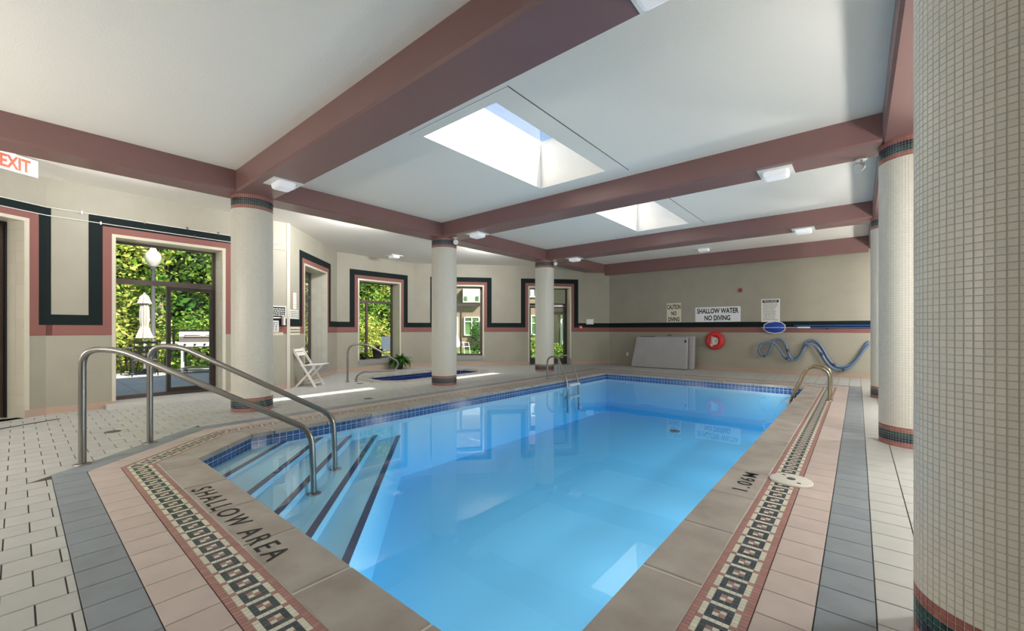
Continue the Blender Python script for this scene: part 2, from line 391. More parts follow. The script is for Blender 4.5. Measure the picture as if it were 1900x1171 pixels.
# mosaic ring
PAT = ['PWWWWP', 'WDDDDW', 'WDWPDW', 'WDPWDW', 'WDDDDW']
mb = MB(); T = .0252; IDX = {'W': 0, 'D': 1, 'P': 2}
for i, (a, b, d, nn) in enumerate(SIDES):
    L = (b - a).length; hp = mitre(i)
    for k in range(int(-.6 / T), int((L + .6) / T)):
        s0, s1 = k * T + .001, (k + 1) * T - .001
        cols = [(.275, .3045, 'P')] + [(.3055 + j * T + .001, .3055 + (j + 1) * T - .001, PAT[k % 5][j]) for j in range(6)] + [(.4585, .4885, 'P')]
        for (o0, o1, ch) in cols:
            c = a + d * (s0 + s1) / 2 + nn * (o0 + o1) / 2
            if all(x * c.x + y * c.y >= cc + .008 for x, y, cc in hp):
                for (u0, u1) in (((s0, s1),) if True else ()):
                    q = quad_local(a, d, nn, u0, u1, o0, o1)
                    mb.add([(x, y, -.006) for x, y in q] + [(x, y, 0) for x, y in q],
                           [(4, 7, 6, 5), (0, 4, 5, 1), (1, 5, 6, 2), (2, 6, 7, 3), (3, 7, 4, 0)], IDX[ch])
tag(part('mosaic_tesserae', mb, ['t_white', 't_dark', 't_pink'], floor, 'mosaic border of white, slate and rose tesserae'), kind='stuff')
mb = MB(); plan_mesh(mb, offset_poly(POOL, .4885), [offset_poly(POOL, .2755)], -.0022); part('mosaic_bed', mb, 'c_grout', floor)
# spa coping
SP0, SP1 = offset_poly(SPA, -.02), offset_poly(SPA, .28)
for i in range(len(SPA)):
    a0, a1, b0, b1 = Vector(SP0[i]), Vector(SP0[(i + 1) % 8]), Vector(SP1[i]), Vector(SP1[(i + 1) % 8])
    n = max(1, round((b1 - b0).length / .62))
    for k in range(n):
        f0, f1 = k / n + .004, (k + 1) / n - .004
        q = [tuple(a0.lerp(a1, f0)), tuple(b0.lerp(b1, f0)), tuple(b0.lerp(b1, f1)), tuple(a0.lerp(a1, f1))]
        cx = sum(p[0] for p in q) / 4; cy = sum(p[1] for p in q) / 4
        mb = MB(); mb.prism([(x - cx, y - cy) for x, y in q], -.045, .006, 0, False, .006); obj('coping_stone', mb.mesh('coping_stone', 'coping'), floor, (cx, cy, 0))
# cream paver field (running bond)
RO = offset_poly(POOL, .89); SO = SP1
cand = []
for kx in range(-43, 24):
    x0 = -2.551 + .2 * kx; x1 = x0 + .2; par = kx % 2
    for ky in range(-13, 70):
        y0 = (.05 if par == 1 else .15) + .2 * ky; y1 = y0 + .2
        c = (x0 + .1, y0 + .1)
        if not inpoly(c, outer_floor): continue
        q = [(x0 + .003, y0 + .003), (x1 - .003, y0 + .003), (x1 - .003, y1 - .003), (x0 + .003, y1 - .003)]
        full = area(q); ok = True
        for poly in (RO, SO):
            n = len(poly); best = None
            for i in range(n):
                a, b = Vector(poly[i]), Vector(poly[(i + 1) % n]); d = (b - a).normalized(); nn = Vector((d.y, -d.x)); c0 = nn.dot(a)
                mxv = max(nn.x * p[0] + nn.y * p[1] - c0 for p in q)
                if best is None or mxv > best[0]: best = (mxv, nn, c0)
            if best[0] <= .004: ok = False; break
            q = clip(q, best[1].x, best[1].y, best[2] + .002)
            if area(q) < .0008: ok = False; break
        if not ok: continue
        cx = sum(p[0] for p in q) / len(q); cy = sum(p[1] for p in q) / len(q)
        cand.append((seen_area(cx, cy, 0, area(q)), cx, cy, q, area(q) > full * .999))
cand.sort(key=lambda t: -t[0])
rest = MB()
for idx, (sa, cx, cy, q, fl) in enumerate(cand):
    if idx < 300:
        if fl: obj('cream_paver', full_paver('cream_paver', .194, .194, -.03, 0, 'cream', .0015), floor, (cx, cy, 0))
        else:
            mb = MB(); mb.prism([(x - cx, y - cy) for x, y in q], -.03, 0, 0, False, .0015); obj('cream_paver', mb.mesh('cream_paver', 'cream'), floor, (cx, cy, 0))
    else: rest.prism(q, -.03, 0, 0, False)
tag(part('cream_paver_field', rest, 'cream', floor, 'cream pavers of the farther deck'), kind='stuff')
# painted lettering on the coping
lettering('SHALLOW AREA', 1.47, .125, 'black', floor, Matrix.Translation((-3.06, .885, .0045)), bold=.008, space=1.35)
lettering('1.06M', .47, .105, 'black', floor, Matrix.Translation((-.675, 3.68, .0045)) @ Matrix.Rotation(math.pi / 2, 4, 'Z'), bold=.008, space=1.25)
# floor drains
def drain(x, y, lab):
    e = tag(empty('floor_drain', (x, y, 0)), lab, 'drain', 'floor drains in the cream deck')
    mb = MB(); mb.lathe([(.075, .0005), (.075, .003), (.055, .003)], (x, y, 0), 18); part('rim', mb, 'greyd', e)
    mb = MB()
    for k in range(-3, 4): h = math.sqrt(max(.0, .055 ** 2 - (k * .015) ** 2)); mb.box(x + k * .015 - .004, x + k * .015 + .004, y - h, y + h, .0005, .0025)
    part('grate', mb, 'black', e)
drain(-6.7, .72, 'dark slotted drain in cream pavers behind the entry handrails')
drain(-8.43, 5.60 - .75, 'small round drain in pavers beside the folding chair')
drain(-6.5, 3.9, 'small round drain in pavers beyond the nearest pool column')

# ------------------------------------------------------------------ pool basin
ZF, ZW = -1.05, -.112
mb = MB(); n = len(POOL)
for i in range(n):
    a, b = POOL[i], POOL[(i + 1) % n]
    mb.add([(a[0], a[1], -.02), (b[0], b[1], -.02), (b[0], b[1], ZF), (a[0], a[1], ZF)], [(3, 2, 1, 0)][0:1])
mb.add([(p[0], p[1], ZF) for p in POOL], [tuple(range(n))])
basin = structure(top('pool_basin', mb, 'paint'), 'pale blue painted swimming pool basin', 'pool')
# corner steps: nosing line k runs from (-5.33, yk) to (xk, 1.07)
ST = [(2.13, -4.29, -.16), (2.56, -3.72, -.20), (2.96, -3.21, -.26), (3.35, -2.71, -.33), (3.74, -2.22, -.41)]
prev = None
for k, (yk, xk, zk) in enumerate(ST):
    a, b = Vector((-5.33, yk)), Vector((xk, 1.07))
    if prev is None: poly = [(-5.33, 1.72), (-4.70, 1.07), tuple(b), tuple(a)]
    else: poly = [tuple(prev[0]), tuple(prev[1]), tuple(b), tuple(a)]
    mb = MB(); mb.prism(poly, ZF, zk); part('step', mb, 'paint', basin)
    d = (b - a).normalized(); nn = Vector((d.y, -d.x))
    if nn.dot(Vector((-5.33, 1.07)) - a) < 0: nn = -nn
    L = (b - a).length; nt_ = int(L / .105)
    mb = MB()
    for j in range(nt_ + 1):
        s0, s1 = j * L / (nt_ + 1) + .001, (j + 1) * L / (nt_ + 1) - .001
        q = [tuple(a + d * s0 + nn * .002), tuple(a + d * s1 + nn * .002), tuple(a + d * s1 + nn * .062), tuple(a + d * s0 + nn * .062)]
        mb.prism(q, zk, zk + .004, 0, False)
    tag(part('step_nosing_tiles', mb, 'stripe', basin, 'navy tile strip along the step edge'), kind='stuff')
    prev = (a, b)
# waterline tiles, two rows
TP = .0762; tl = []
for i, (a, b, d, nn) in enumerate(SIDES):
    L = (b - a).length; nt_ = round(L / TP); p = L / nt_
    for r in range(2):
        for k in range(nt_):
            c = a + d * (k + .5) * p - nn * .0025; z = -.0195 - (r + .5) * TP
            # visible from the camera only on sides facing it
            sv = seen_area(c.x, c.y, z, p * TP) if nn.dot(Vector((0, 0)) - c) < 0 else 0
            tl.append((sv, i, c, z, p))
tl.sort(key=lambda t: -t[0]); tp = {}; rest = MB()
for idx, (sv, i, c, z, p) in enumerate(tl):
    a, b, d, nn = SIDES[i]; h = TP / 2 - .0032; hw = p / 2 - .0032
    vs = [(-hw, .001, -h), (hw, .001, -h), (hw, .001, h), (-hw, .001, h), (-hw, -.002, -h), (hw, -.002, -h), (hw, -.002, h), (-hw, -.002, h)]
    # local y axis = outward normal of the basin after rotation, pool side is +y here
    fs = [(0, 1, 2, 3)[::-1], (0, 4, 5, 1)[::-1], (1, 5, 6, 2)[::-1], (2, 6, 7, 3)[::-1], (3, 7, 4, 0)[::-1]]
    ang = math.atan2(d.y, d.x)
    if idx < 300:
        if i not in tp:
            m_ = MB(); m_.add(vs, fs); tp[i] = m_.mesh('waterline_tile', 'p_tile')
        obj('waterline_tile', tp[i], basin, (c.x, c.y, z), ang)
    else:
        R = Matrix.Rotation(ang, 3, 'Z'); rest.add([tuple(R @ Vector(v) + Vector((c.x, c.y, z))) for v in vs], fs)
tag(part('waterline_tile_rows', rest, 'p_tile', basin, 'blue waterline tiles out of sight of the deck'), kind='stuff')
mb = MB()
for i, (a, b, d, nn) in enumerate(SIDES):
    q = [a - nn * .0015, b - nn * .0015]
    mb.add([(q[0].x, q[0].y, -.02), (q[1].x, q[1].y, -.02), (q[1].x, q[1].y, -.19), (q[0].x, q[0].y, -.19)], [(3, 2, 1, 0)])
part('waterline_grout', mb, 'p_grout', basin)
mb = MB(); mb.lathe([(.11, ZF), (.11, ZF + .015), (.09, ZF + .02), (0, ZF + .02)], (-3.1, 9.3, 0), 20); part('main_drain', mb, 'greyd', basin)
# water body
mb = MB(); wp = offset_poly(POOL, .004); mb.prism(wp, ZF - .02, ZW, 0, True)
water = structure(top('pool_water', mb, 'water'), 'still clear blue water filling the swimming pool', 'water')
# fill lights added under water along the right basin wall, out of view
for i, (x, y, nx, ny) in enumerate([(-.83, 2.0 + 1.55 * k, -1, 0) for k in range(6)]):
    c = (x, y, -.30); e = tag(empty('pool_fill_light', c), 'unseen underwater fill light ' + ['first below the depth marked edge', 'second below the depth marked edge', 'third below the depth marked edge', 'fourth below the depth marked edge', 'fifth below the depth marked edge', 'last below the depth marked edge'][i], 'fill light', 'added underwater fill lights')
    mb = MB(); mb.lathe([(.13, 0), (.13, .02), (.105, .025)], c, 20, ax=(nx, ny, 0)); part('rim', mb, 'steel', e)
    mb = MB(); mb.lathe([(.10, .02), (.07, .035), (0, .04)], c, 20, ax=(nx, ny, 0)); part('lens', mb, 'lens', e)
    ld = D2.lights.new('lamp', 'AREA'); ld.shape = 'DISK'; ld.size = .2; ld.energy = POOL_W; ld.color = (1, .95, .88); ld.spread = math.radians(160)
    lo = D2.objects.new('lamp', ld); COL.objects.link(lo); lo.parent = e; lo.location = (nx * .05, ny * .05, 0)
    lo.rotation_euler = Vector((nx, ny, .05)).to_track_quat('-Z', 'Y').to_euler()
# spa
mb = MB(); n = 8
for i in range(n):
    a, b = SPA[i], SPA[(i + 1) % n]
    mb.add([(a[0], a[1], -.02), (b[0], b[1], -.02), (b[0], b[1], -.6), (a[0], a[1], -.6)], [(3, 2, 1, 0)])
mb.add([(p[0], p[1], -.6) for p in SPA], [tuple(range(n))])
spa = structure(top('spa_basin', mb, 'p_grout'), 'sunken spa tub with dark blue tiled rim', 'spa')
mb = MB()
for i in range(n):
    a, b = Vector(SPA[i]), Vector(SPA[(i + 1) % n]); d = (b - a).normalized(); nn = Vector((d.y, -d.x)); L = (b - a).length; c_ = max(1, round(L / .0762)); p = L / c_
    for r in range(3):
        for k in range(c_):
            c = a + d * (k + .5) * p - nn * .003; z = -.022 - (r + .5) * .0762; R = Matrix.Rotation(math.atan2(d.y, d.x), 3, 'Z'); h = .036; hw = p / 2 - .002
            vs = [(-hw, .003, -h), (hw, .003, -h), (hw, .003, h), (-hw, .003, h), (-hw, -.003, -h), (hw, -.003, -h), (hw, -.003, h), (-hw, -.003, h)]
            mb.add([tuple(R @ Vector(v) + Vector((c.x, c.y, z))) for v in vs], [(3, 2, 1, 0), (1, 5, 4, 0), (2, 6, 5, 1), (3, 7, 6, 2), (0, 4, 7, 3)])
tag(part('spa_tiles', mb, 'spa_t', spa, 'rows of small navy tiles'), kind='stuff')
mb = MB(); plan_mesh(mb, offset_poly(SPA, .003), [], -.16); structure(top('spa_water', mb, 'spawater'), 'calm water inside the sunken spa tub', 'water')

# ------------------------------------------------------------------ walls
ED = .045
def shrink(o): return (o[0] + ED, o[1] - ED, o[2], o[3] - ED)
def wall(name, P0, P1, openings, label, thick=.46, bands=True, band_from=None, band_to=None, band_z=True):
    f = Frame(P0, P1); L = f.L; H = ZR + .06
    face = openings; openings = [(a + ED, b - ED, z0, z1 - ED) for a, b, z0, z1 in openings]
    mb = MB(); ss = sorted({0, L} | {o[0] for o in openings} | {o[1] for o in openings}); zs = sorted({0, H} | {o[2] for o in openings} | {o[3] for o in openings})
    uvs = []
    for i in range(len(ss) - 1):
        for j in range(len(zs) - 1):
            sc, zc = (ss[i] + ss[i + 1]) / 2, (zs[j] + zs[j + 1]) / 2
            if any(o[0] < sc < o[1] and o[2] < zc < o[3] for o in openings): continue
            for nn, fl in ((0, False), (thick, True)):
                q = [(ss[i], zs[j]), (ss[i + 1], zs[j]), (ss[i + 1], zs[j + 1]), (ss[i], zs[j + 1])]
                mb.add([f.w(s, nn, z) for s, z in q], [(0, 1, 2, 3) if not fl else (3, 2, 1, 0)]); uvs += q
    for (a, b, z0, z1) in openings:
        for q in (((a, 0, z0), (a, thick, z0), (a, thick, z1), (a, 0, z1)), ((b, 0, z1), (b, thick, z1), (b, thick, z0), (b, 0, z0)),
                  ((a, 0, z1), (a, thick, z1), (b, thick, z1), (b, 0, z1)), ((a, 0, z0), (b, 0, z0), (b, thick, z0), (a, thick, z0))):
            mb.add([f.w(*p) for p in q], [(0, 1, 2, 3)], 1); uvs += [(p[1] + p[0], p[2]) for p in q]
    me = mb.mesh(name, ['wall', 'jamb']); uv = me.uv_layers.new(name='UVMap')
    for p in me.polygons:
        for li, vi in zip(p.loop_indices, p.vertices): uv.data[li].uv = uvs[vi]
    o = structure(obj(name, me), label, 'wall')
    if bands:
        g = MB(); k = MB(); T1, T2 = -.003, 0
        ops = list(face)
        cur = 0 if band_from is None else band_from; end = L if band_to is None else band_to
        for (a, b, z0, z1) in ops:
            f.box(g, cur, a - .25, T1, T2, 1.26, 1.41); f.box(k, cur if cur == 0 else cur - .15, a - .10, T1, T2, 1.11, 1.26)
            f.box(g, a - .25, a - .10, T1, T2, 1.26, 2.76); f.box(g, b + .10, b + .25, T1, T2, 1.26, 2.76); f.box(g, a - .25, b + .25, T1, T2, 2.76, 2.91)
            f.box(k, a - .10, a, T1, T2, 1.11, z1); f.box(k, b, b + .10, T1, T2, 1.11, z1); f.box(k, a - .10, b + .10, T1, T2, z1, 2.76)
            cur = b + .25
        if end > cur:
            f.box(g, cur, end, T1, T2, 1.26, 1.41); f.box(k, cur - .15 if ops else cur, end, T1, T2, 1.11, 1.26)
        part('green_band', g, 'green', o, 'painted dark green band'); part('pink_band', k, 'pink', o, 'painted dusty rose band')
    for (a, b, z0, z1) in face:
        t = MB(); f.box(t, a, a + ED, -.005, 0, z0, z1); f.box(t, b - ED, b, -.005, 0, z0, z1); f.box(t, a + ED, b - ED, -.005, 0, z1 - ED, z1); part('tile_edging', t, 'jamb', o, 'pale tile edging round the opening')
    bb = MB(); cur = 0
    for (a, b, z0, z1) in sorted(openings):
        if z0 > .12: continue
        f.box(bb, cur, a, -.006, 0, 0, .1); cur = b
    f.box(bb, cur, L, -.006, 0, 0, .1); part('baseboard', bb, 'base', o, 'salmon coloured tile base')
    return o, f
OB = (.672, 2.162, .06, 2.66); OE = (.80, 2.305, .30, 2.66); OF_ = (.62, 2.08, .30, 2.66); O3 = (.77, 2.27, .31, 2.66); O4 = (3.765, 5.27, .0, 2.66)
w_entry, fS = wall('wall_entry', pS, pB, [(1.75, 2.723, 0, 2.71)], 'cream block wall with tall tiled doorway at the edge of the deck', bands=False)
w_patio, fB = wall('wall_patio', pB, pE, [OB], 'cream block wall with green and rose bands around the sliding patio door', band_from=.05)
w_bn, fE = wall('wall_bay_near', pE, pF, [OE], 'angled cream block wall behind the white folding chair')
w_bb, fF = wall('wall_bay_back', pF, pG, [OF_], 'cream block wall of the bay behind the spa tub')
w_bf, fG = wall('wall_bay_far', pG, pK, [O3, O4], 'long angled cream block wall with one window and one glass door')
w_far, fK = wall('wall_far', pK, (XR, 13.25), [], 'cream block end wall carrying the diving signs')
w_right, fR = wall('wall_right', (XR, 13.25), (XR, -2.25), [], 'plain cream block wall behind the row of white columns', bands=False)
w_back, fK2 = wall('wall_back', (XR, -2.25), pS, [], 'plain cream block wall closing the room', bands=False)
# entry wall bands run past the corner on to the patio wall
g = MB(); k = MB(); Ls = fS.L
fS.box(g, Ls - .077, Ls, -.003, 0, 1.26, 2.91); fS.box(g, 1.5, Ls - .077, -.003, 0, 2.80, 2.91); fS.box(g, 1.5, 1.65, -.003, 0, 1.26, 2.8); fB.box(g, 0, .05, -.003, 0, 1.26, 2.91)
fS.box(k, 2.723, Ls - .077, -.003, 0, 1.11, 2.80); fS.box(k, 1.65, 2.723, -.003, 0, 2.71, 2.80); fS.box(k, 1.65, 1.75, -.003, 0, 1.11, 2.71); fS.box(k, Ls - .077, Ls, -.003, 0, 1.11, 1.26); fB.box(k, 0, .06, -.003, 0, 1.11, 1.26)
part('green_band', g, 'green', w_entry); part('pink_band', k, 'pink', w_entry)
OB, OE, OF_, O3, O4 = map(shrink, (OB, OE, OF_, O3, O4))
# glazed tiles lining the deep jambs
def jamb_tiles(wl, f, s, side, z0, z1, depth, tw=.15):
    th = .006; rows = int((z1 - z0) / tw) + 1; cols = max(1, round(depth / tw)); cw = depth / cols
    a = MB(); s0, s1 = (s - side * th, s) if side > 0 else (s, s + th)
    protos = {}
    for r in range(rows):
        for c in range(cols):
            za, zb = z0 + r * tw + .0015, min(z0 + (r + 1) * tw, z1) - .0015
            if zb - za < .02: continue
            key = round(zb - za, 3)
            cx, cy, _ = f.w((s0 + s1) / 2, (c + .5) * cw, 0)
            if key not in protos:
                m_ = MB(); h = (zb - za) / 2; hw = cw / 2 - .0015
                vs = []
                for zz in (-h, h):
                    for (u, v) in ((-th / 2, -hw), (th / 2, -hw), (th / 2, hw), (-th / 2, hw)): vs.append((f.d.x * u + f.n.x * v, f.d.y * u + f.n.y * v, zz))
                m_.add(vs, [(3, 2, 1, 0), (4, 5, 6, 7), (0, 1, 5, 4), (1, 2, 6, 5), (2, 3, 7, 6), (3, 0, 4, 7)]); protos[key] = m_.mesh('jamb_tile', 'jamb')
            obj('jamb_tile', protos[key], wl, (cx, cy, (za + zb) / 2))
jamb_tiles(w_entry, fS, 2.723 - ED, 1, 0, 2.71 - ED, .30)
jamb_tiles(w_patio, fB, OB[1], 1, .06, OB[3], .38)
jamb_tiles(w_bn, fE, OE[1], 1, .3, OE[3], .38)
jamb_tiles(w_bb, fF, OF_[1], 1, .3, OF_[3], .38)
# corner trim and painted service door beside the phone notices
mb = MB(); fB.box(mb, fB.L - .03, fB.L + .03, -.012, .0, 0, ZBAY); part('corner_trim', mb, 'c_grout', w_patio, 'pale corner guard')

# ------------------------------------------------------------------ glazed doors and windows
def glazing(name, f, op, label, n0=.38, transom=2.0, mull=None, sill=True, kick=None, mats='frame', cat='window', dark=False):
    a, b, z0, z1 = op; c = f.w((a + b) / 2, n0, z0)
    e = structure(empty(name, c), label, cat); w_ = .05; n1 = n0 + .06; m = mats
    for s0, s1, za, zb in ((a, a + w_, z0, z1), (b - w_, b, z0, z1), (a, b, z1 - .03, z1), (a, b, z0, z0 + .06)):
        mb = MB(); f.box(mb, s0, s1, n0, n1, za, zb); part('window_frame' if cat == 'window' else 'door_frame', mb, m, e)
    mb = MB(); f.box(mb, a + w_, b - w_, n0, n1, transom - .04, transom + .04); part('transom_bar', mb, m, e)
    if mull: mb = MB(); f.box(mb, mull - .03, mull + .03, n0, n1, z0 + .06, transom - .04); part('mullion', mb, m, e)
    def pane(s0, s1, za, zb, nn=n0 + .03): mb = MB(); f.box(mb, s0, s1, nn - .003, nn + .003, za, zb); part('pane', mb, 'glass', e, 'clear glass')
    pane(a + w_, b - w_, transom + .04, z1 - .03)
    if mull: pane(a + w_, mull - .03, z0 + .06, transom - .04); pane(mull + .03, b - w_, z0 + .06, transom - .04)
    else: pane(a + w_, b - w_, z0 + .06, transom - .04)
    if sill: mb = MB(); f.box(mb, a, b, -.02, n0, z0 - .002, z0 + .012); f.box(mb, a - .02, b + .02, -.02, 0, z0 - .13, z0 - .002); part('window_sill', mb, 'sill', e)
    return e
d1 = glazing('door_1', fB, OB, 'bronze framed sliding patio door with transom beside the nearest column', transom=1.98, mull=1.43, sill=False, cat='door')
mb = MB()
for s0, s1, za, zb in ((1.40, 1.45, .12, 1.93), (2.01, 2.06, .12, 1.93), (1.45, 2.01, .12, .19), (1.45, 2.01, 1.87, 1.93)): fB.box(mb, s0, s1, .33, .375, za, zb)
part('sliding_panel', mb, 'framed', d1, 'dark frame of the sliding leaf')
mb = MB(); fB.box(mb, 1.45, 2.01, .345, .36, 1.17, 1.19); part('push_bar', mb, 'framed', d1)
mb = MB(); fB.box(mb, 1.47, 1.50, .30, .33, .95, 1.2); part('door_handle', mb, 'framed', d1)
mb = MB(); fB.box(mb, .60, 2.35, -.16, .40, 0, .055); fB.box(mb, .61, 2.34, -.15, .40, .055, .062)
structure(top('door_threshold', mb, 'stone'), 'pale stone step below the sliding patio door', 'step')
glazing('window_1', fE, OE, 'tall narrow looking window beside the folding chair', mull=1.55)
glazing('window_2', fF, OF_, 'tall window with potted plants behind the spa tub', transom=2.03, mull=1.13)
glazing('window_3', fG, O3, 'tall window behind the middle column looking on to the courtyard house', transom=2.03, mull=1.52)
d2 = glazing('door_2', fG, O4, 'dark framed glass exit door behind the farther column', transom=2.06, sill=False, mats='framed', cat='door')
mb = MB()
for s0, s1, za, zb in ((3.86, 3.92, .06, 2.0), (5.08, 5.16, .06, 2.0), (3.92, 5.08, 1.94, 2.0), (3.92, 5.08, .06, .2)): fG.box(mb, s0, s1, .34, .38, za, zb)
part('door_leaf', mb, 'framed', d2); mb = MB(); fG.box(mb, 4.7, 5.05, .28, .33, 1.98, 2.05); part('door_closer', mb, 'steel', d2)
# entry door
e = structure(empty('door_3', fS.w(2.2, .32, 0)), 'dark brown entry door at the edge of the deck', 'door')
mb = MB(); fS.box(mb, 1.82, 2.65, .32, .36, .01, 2.62); part('door_leaf', mb, 'door', e)
mb = MB(); fS.box(mb, 1.795, 1.82, .30, .38, 0, 2.66); fS.box(mb, 2.65, 2.677, .30, .38, 0, 2.66); fS.box(mb, 1.795, 2.677, .30, .38, 2.62, 2.66); part('door_frame', mb, 'black', e)
mb = MB(); fS.box(mb, 2.54, 2.58, .27, .32, .95, 1.15); part('door_handle', mb, 'steel', e)
mb = MB(); fS.box(mb, 1.75, 2.72, -.55, -.5, .0005, .003); tag(top('floor_strip', mb, 'black'), 'thin dark strip in the floor before the entry doorway', 'strip')

# ------------------------------------------------------------------ ceiling, roof, skylights
SK = [(-3.88, -2.75, 3.04, 5.36), (-3.88, -2.75, 6.95, 9.14)]
XL0, XL1, XR0, XR1 = -7.225, -6.755, .195, .685
BE = [(1.99, 2.50), (5.76, 6.26), (9.60, 10.10)]
mb = MB()
def rect_holes(mb, x0, x1, y0, y1, holes, z, mi, flip):
    xs = sorted({x0, x1} | {h[0] for h in holes} | {h[1] for h in holes}); ys = sorted({y0, y1} | {h[2] for h in holes} | {h[3] for h in holes})
    for i in range(len(xs) - 1):
        for j in range(len(ys) - 1):
            cx, cy = (xs[i] + xs[i + 1]) / 2, (ys[j] + ys[j + 1]) / 2
            if any(h[0] < cx < h[1] and h[2] < cy < h[3] for h in holes): continue
            q = [(xs[i], ys[j], z), (xs[i + 1], ys[j], z), (xs[i + 1], ys[j + 1], z), (xs[i], ys[j + 1], z)]
            mb.add(q, [(3, 2, 1, 0) if flip else (0, 1, 2, 3)], mi)
rect_holes(mb, XL0 + .1, XR + .05, -2.3, 13.3, SK, ZC, 0, True)
ceiling = structure(top('ceiling', mb, 'ceil'), 'off white stippled ceiling between the mauve beams', 'ceiling')
mb = MB(); bay = [(-7.1, -2.3)] + [fS.w(0, .05, 0)[:2], (-8.8, .25), (-8.84, 3.5), (-11.05, 5.63), (-11.05, 8.25), (-6.65, 13.3), (-6.5, 13.3), (-6.9, 12.9), (-7.1, 12.4)]
plan_mesh(mb, bay, [], ZBAY, 0, True)
structure(top('ceiling_bay', mb, 'ceil'), 'lower white ceiling over the bay and spa', 'ceiling')
mb = MB(); rect_holes(mb, -7.2, XR + .4, -2.7, 13.6, SK, ZR, 0, False)
rp = [(-7.1, -2.7), (-7.55, -2.7), (-9.2, .2), (-9.25, 3.6), (-11.45, 5.5), (-11.45, 8.4), (-6.4, 13.6), (-7.1, 13.6)]
plan_mesh(mb, [(-7.1, -2.7), (-7.1, 13.0), (-6.5, 13.6), (-11.45, 8.4), (-11.45, 5.5), (-9.25, 3.4), (-9.2, .2), (-7.55, -2.7)], [], ZR + .01, 0)
structure(top('roof', mb, 'shell'), 'flat roof over the pool hall', 'roof')
for i, (x0, x1, y0, y1) in enumerate(SK):
    e = structure(empty('skylight', ((x0 + x1) / 2, (y0 + y1) / 2, ZC)), ['square skylight shaft over the shallow end, the nearer and larger', 'skylight shaft over the deep end, partly behind a beam'][i], 'skylight')
    mb = MB(); z0, z1 = ZC, ZR
    for q in (((x0, y0), (x0, y1)), ((x0, y1), (x1, y1)), ((x1, y1), (x1, y0)), ((x1, y0), (x0, y0))):
        mb.add([(q[0][0], q[0][1], z0), (q[1][0], q[1][1], z0), (q[1][0], q[1][1], z1), (q[0][0], q[0][1], z1)], [(0, 1, 2, 3)])
    part('shaft', mb, 'ceil', e)
    mb = MB(); mb.box(x0 - .02, x1 + .02, y0 - .02, y1 + .02, ZR + .03, ZR + .04); part('pane', mb, 'glass', e, 'clear glass')
    mb = MB()
    for (a, b, c, d) in ((x0 - .06, x0, y0 - .06, y1 + .06), (x1, x1 + .06, y0 - .06, y1 + .06), (x0, x1, y0 - .06, y0), (x0, x1, y1, y1 + .06)): mb.box(a, b, c, d, ZR, ZR + .06)
    part('curb', mb, 'white', e)
    mb = MB()
    for (a, b, c, d) in ((x0 - .10, x0, y0 - .13, y1 + .15), (x1, x1 + .26, y0 - .13, y1 + .18), (x0, x1, y0 - .13, y0), (x0, x1, y1, y1 + .15)): mb.box(a, b, c, d, ZC - .006, ZC)
    part('ceiling_trim', mb, 'ceil', e)
    mb = MB(); mb.box(x1 + .262, x1 + .270, y0 - .13, y1 + .18, ZC - .004, ZC); part('panel_seam', mb, 'greyd', e)
def beam(name, x0, x1, y0, y1, z0, z1, label, c=.022):
    mb = MB(); X = x1 - x0 < y1 - y0
    if X: prof = [(x0, z1), (x0, z0 + c), (x0 + c, z0), (x1 - c, z0), (x1, z0 + c), (x1, z1)]; P = lambda p, e: (p[0], e, p[1]); e0, e1 = y0, y1
    else: prof = [(y0, z1), (y0, z0 + c), (y0 + c, z0), (y1 - c, z0), (y1, z0 + c), (y1, z1)]; P = lambda p, e: (e, p[0], p[1]); e0, e1 = x0, x1
    vs = [P(p, e0) for p in prof] + [P(p, e1) for p in prof]; n = 6
    fs = [(i, i + 1, n + i + 1, n + i) for i in range(n - 1)] + [tuple(range(n)), tuple(range(2 * n - 1, n - 1, -1))]
    if X: fs = [f[::-1] for f in fs]
    mb.add(vs, fs)
    return structure(top(name, mb, 'beam', ((x0 + x1) / 2, (y0 + y1) / 2, z0)), label, 'beam')
beam('beam_long', XL0, XL1, -2.25, 13.1, ZB, ZR, 'long mauve ceiling beam over the columns beside the spa and patio door')
beam('beam_long', XR0, XR1, -2.25, 13.25, ZB, ZR, 'long mauve ceiling beam over the row of columns by the depth marking')
for i, (y0, y1) in enumerate(BE):
    beam('beam_cross', XL1, XR0, y0, y1, ZB, ZC + .02, ['widest looking mauve cross beam nearest the viewer', 'mauve cross beam between the two skylights', 'mauve cross beam beyond the farther skylight'][i])
beam('beam_cross', XL1, XR0, 13.1, 13.25, 3.07, ZC + .02, 'mauve beam against the end wall above the diving signs')
mb = MB()
beam('beam_cross', XR1, XR, 1.99, 2.5, ZB, ZC + .02, 'short mauve beam stub behind the nearest white column')

# ------------------------------------------------------------------ tiled columns
CR, NT, RT = .27, 68, .0252
NROW = int(ZB / RT); RTH = ZB / NROW
def row_mat(r):
    if r < 8: return (2, 2, 4, 4, 3, 3, 2, 2)[r]
    q = NROW - 1 - r
    if q < 8: return (2, 2, 4, 4, 3, 3, 2, 2)[q]
    return 0
CM = ['c_white', 'c_grout', 'c_pink', 'c_green', 'c_navy']
def tile_geo(mb, k, r, R=CR, mi=0):
    a0, a1 = 2 * math.pi * (k + .055) / NT, 2 * math.pi * (k + .945) / NT; z0, z1 = r * RTH + .0012, (r + 1) * RTH - .0012
    vs = []
    for rr, da, dz in ((R - .0025, 0, 0), (R, .004, .0006)):
        for aa, zz in ((a0 + da, z0 + dz), (a1 - da, z0 + dz), (a1 - da, z1 - dz), (a0 + da, z1 - dz)): vs.append((rr * math.cos(aa), rr * math.sin(aa), zz))
    mb.add(vs, [(4, 5, 6, 7), (0, 1, 5, 4), (1, 2, 6, 5), (2, 3, 7, 6), (3, 0, 4, 7)], mi)
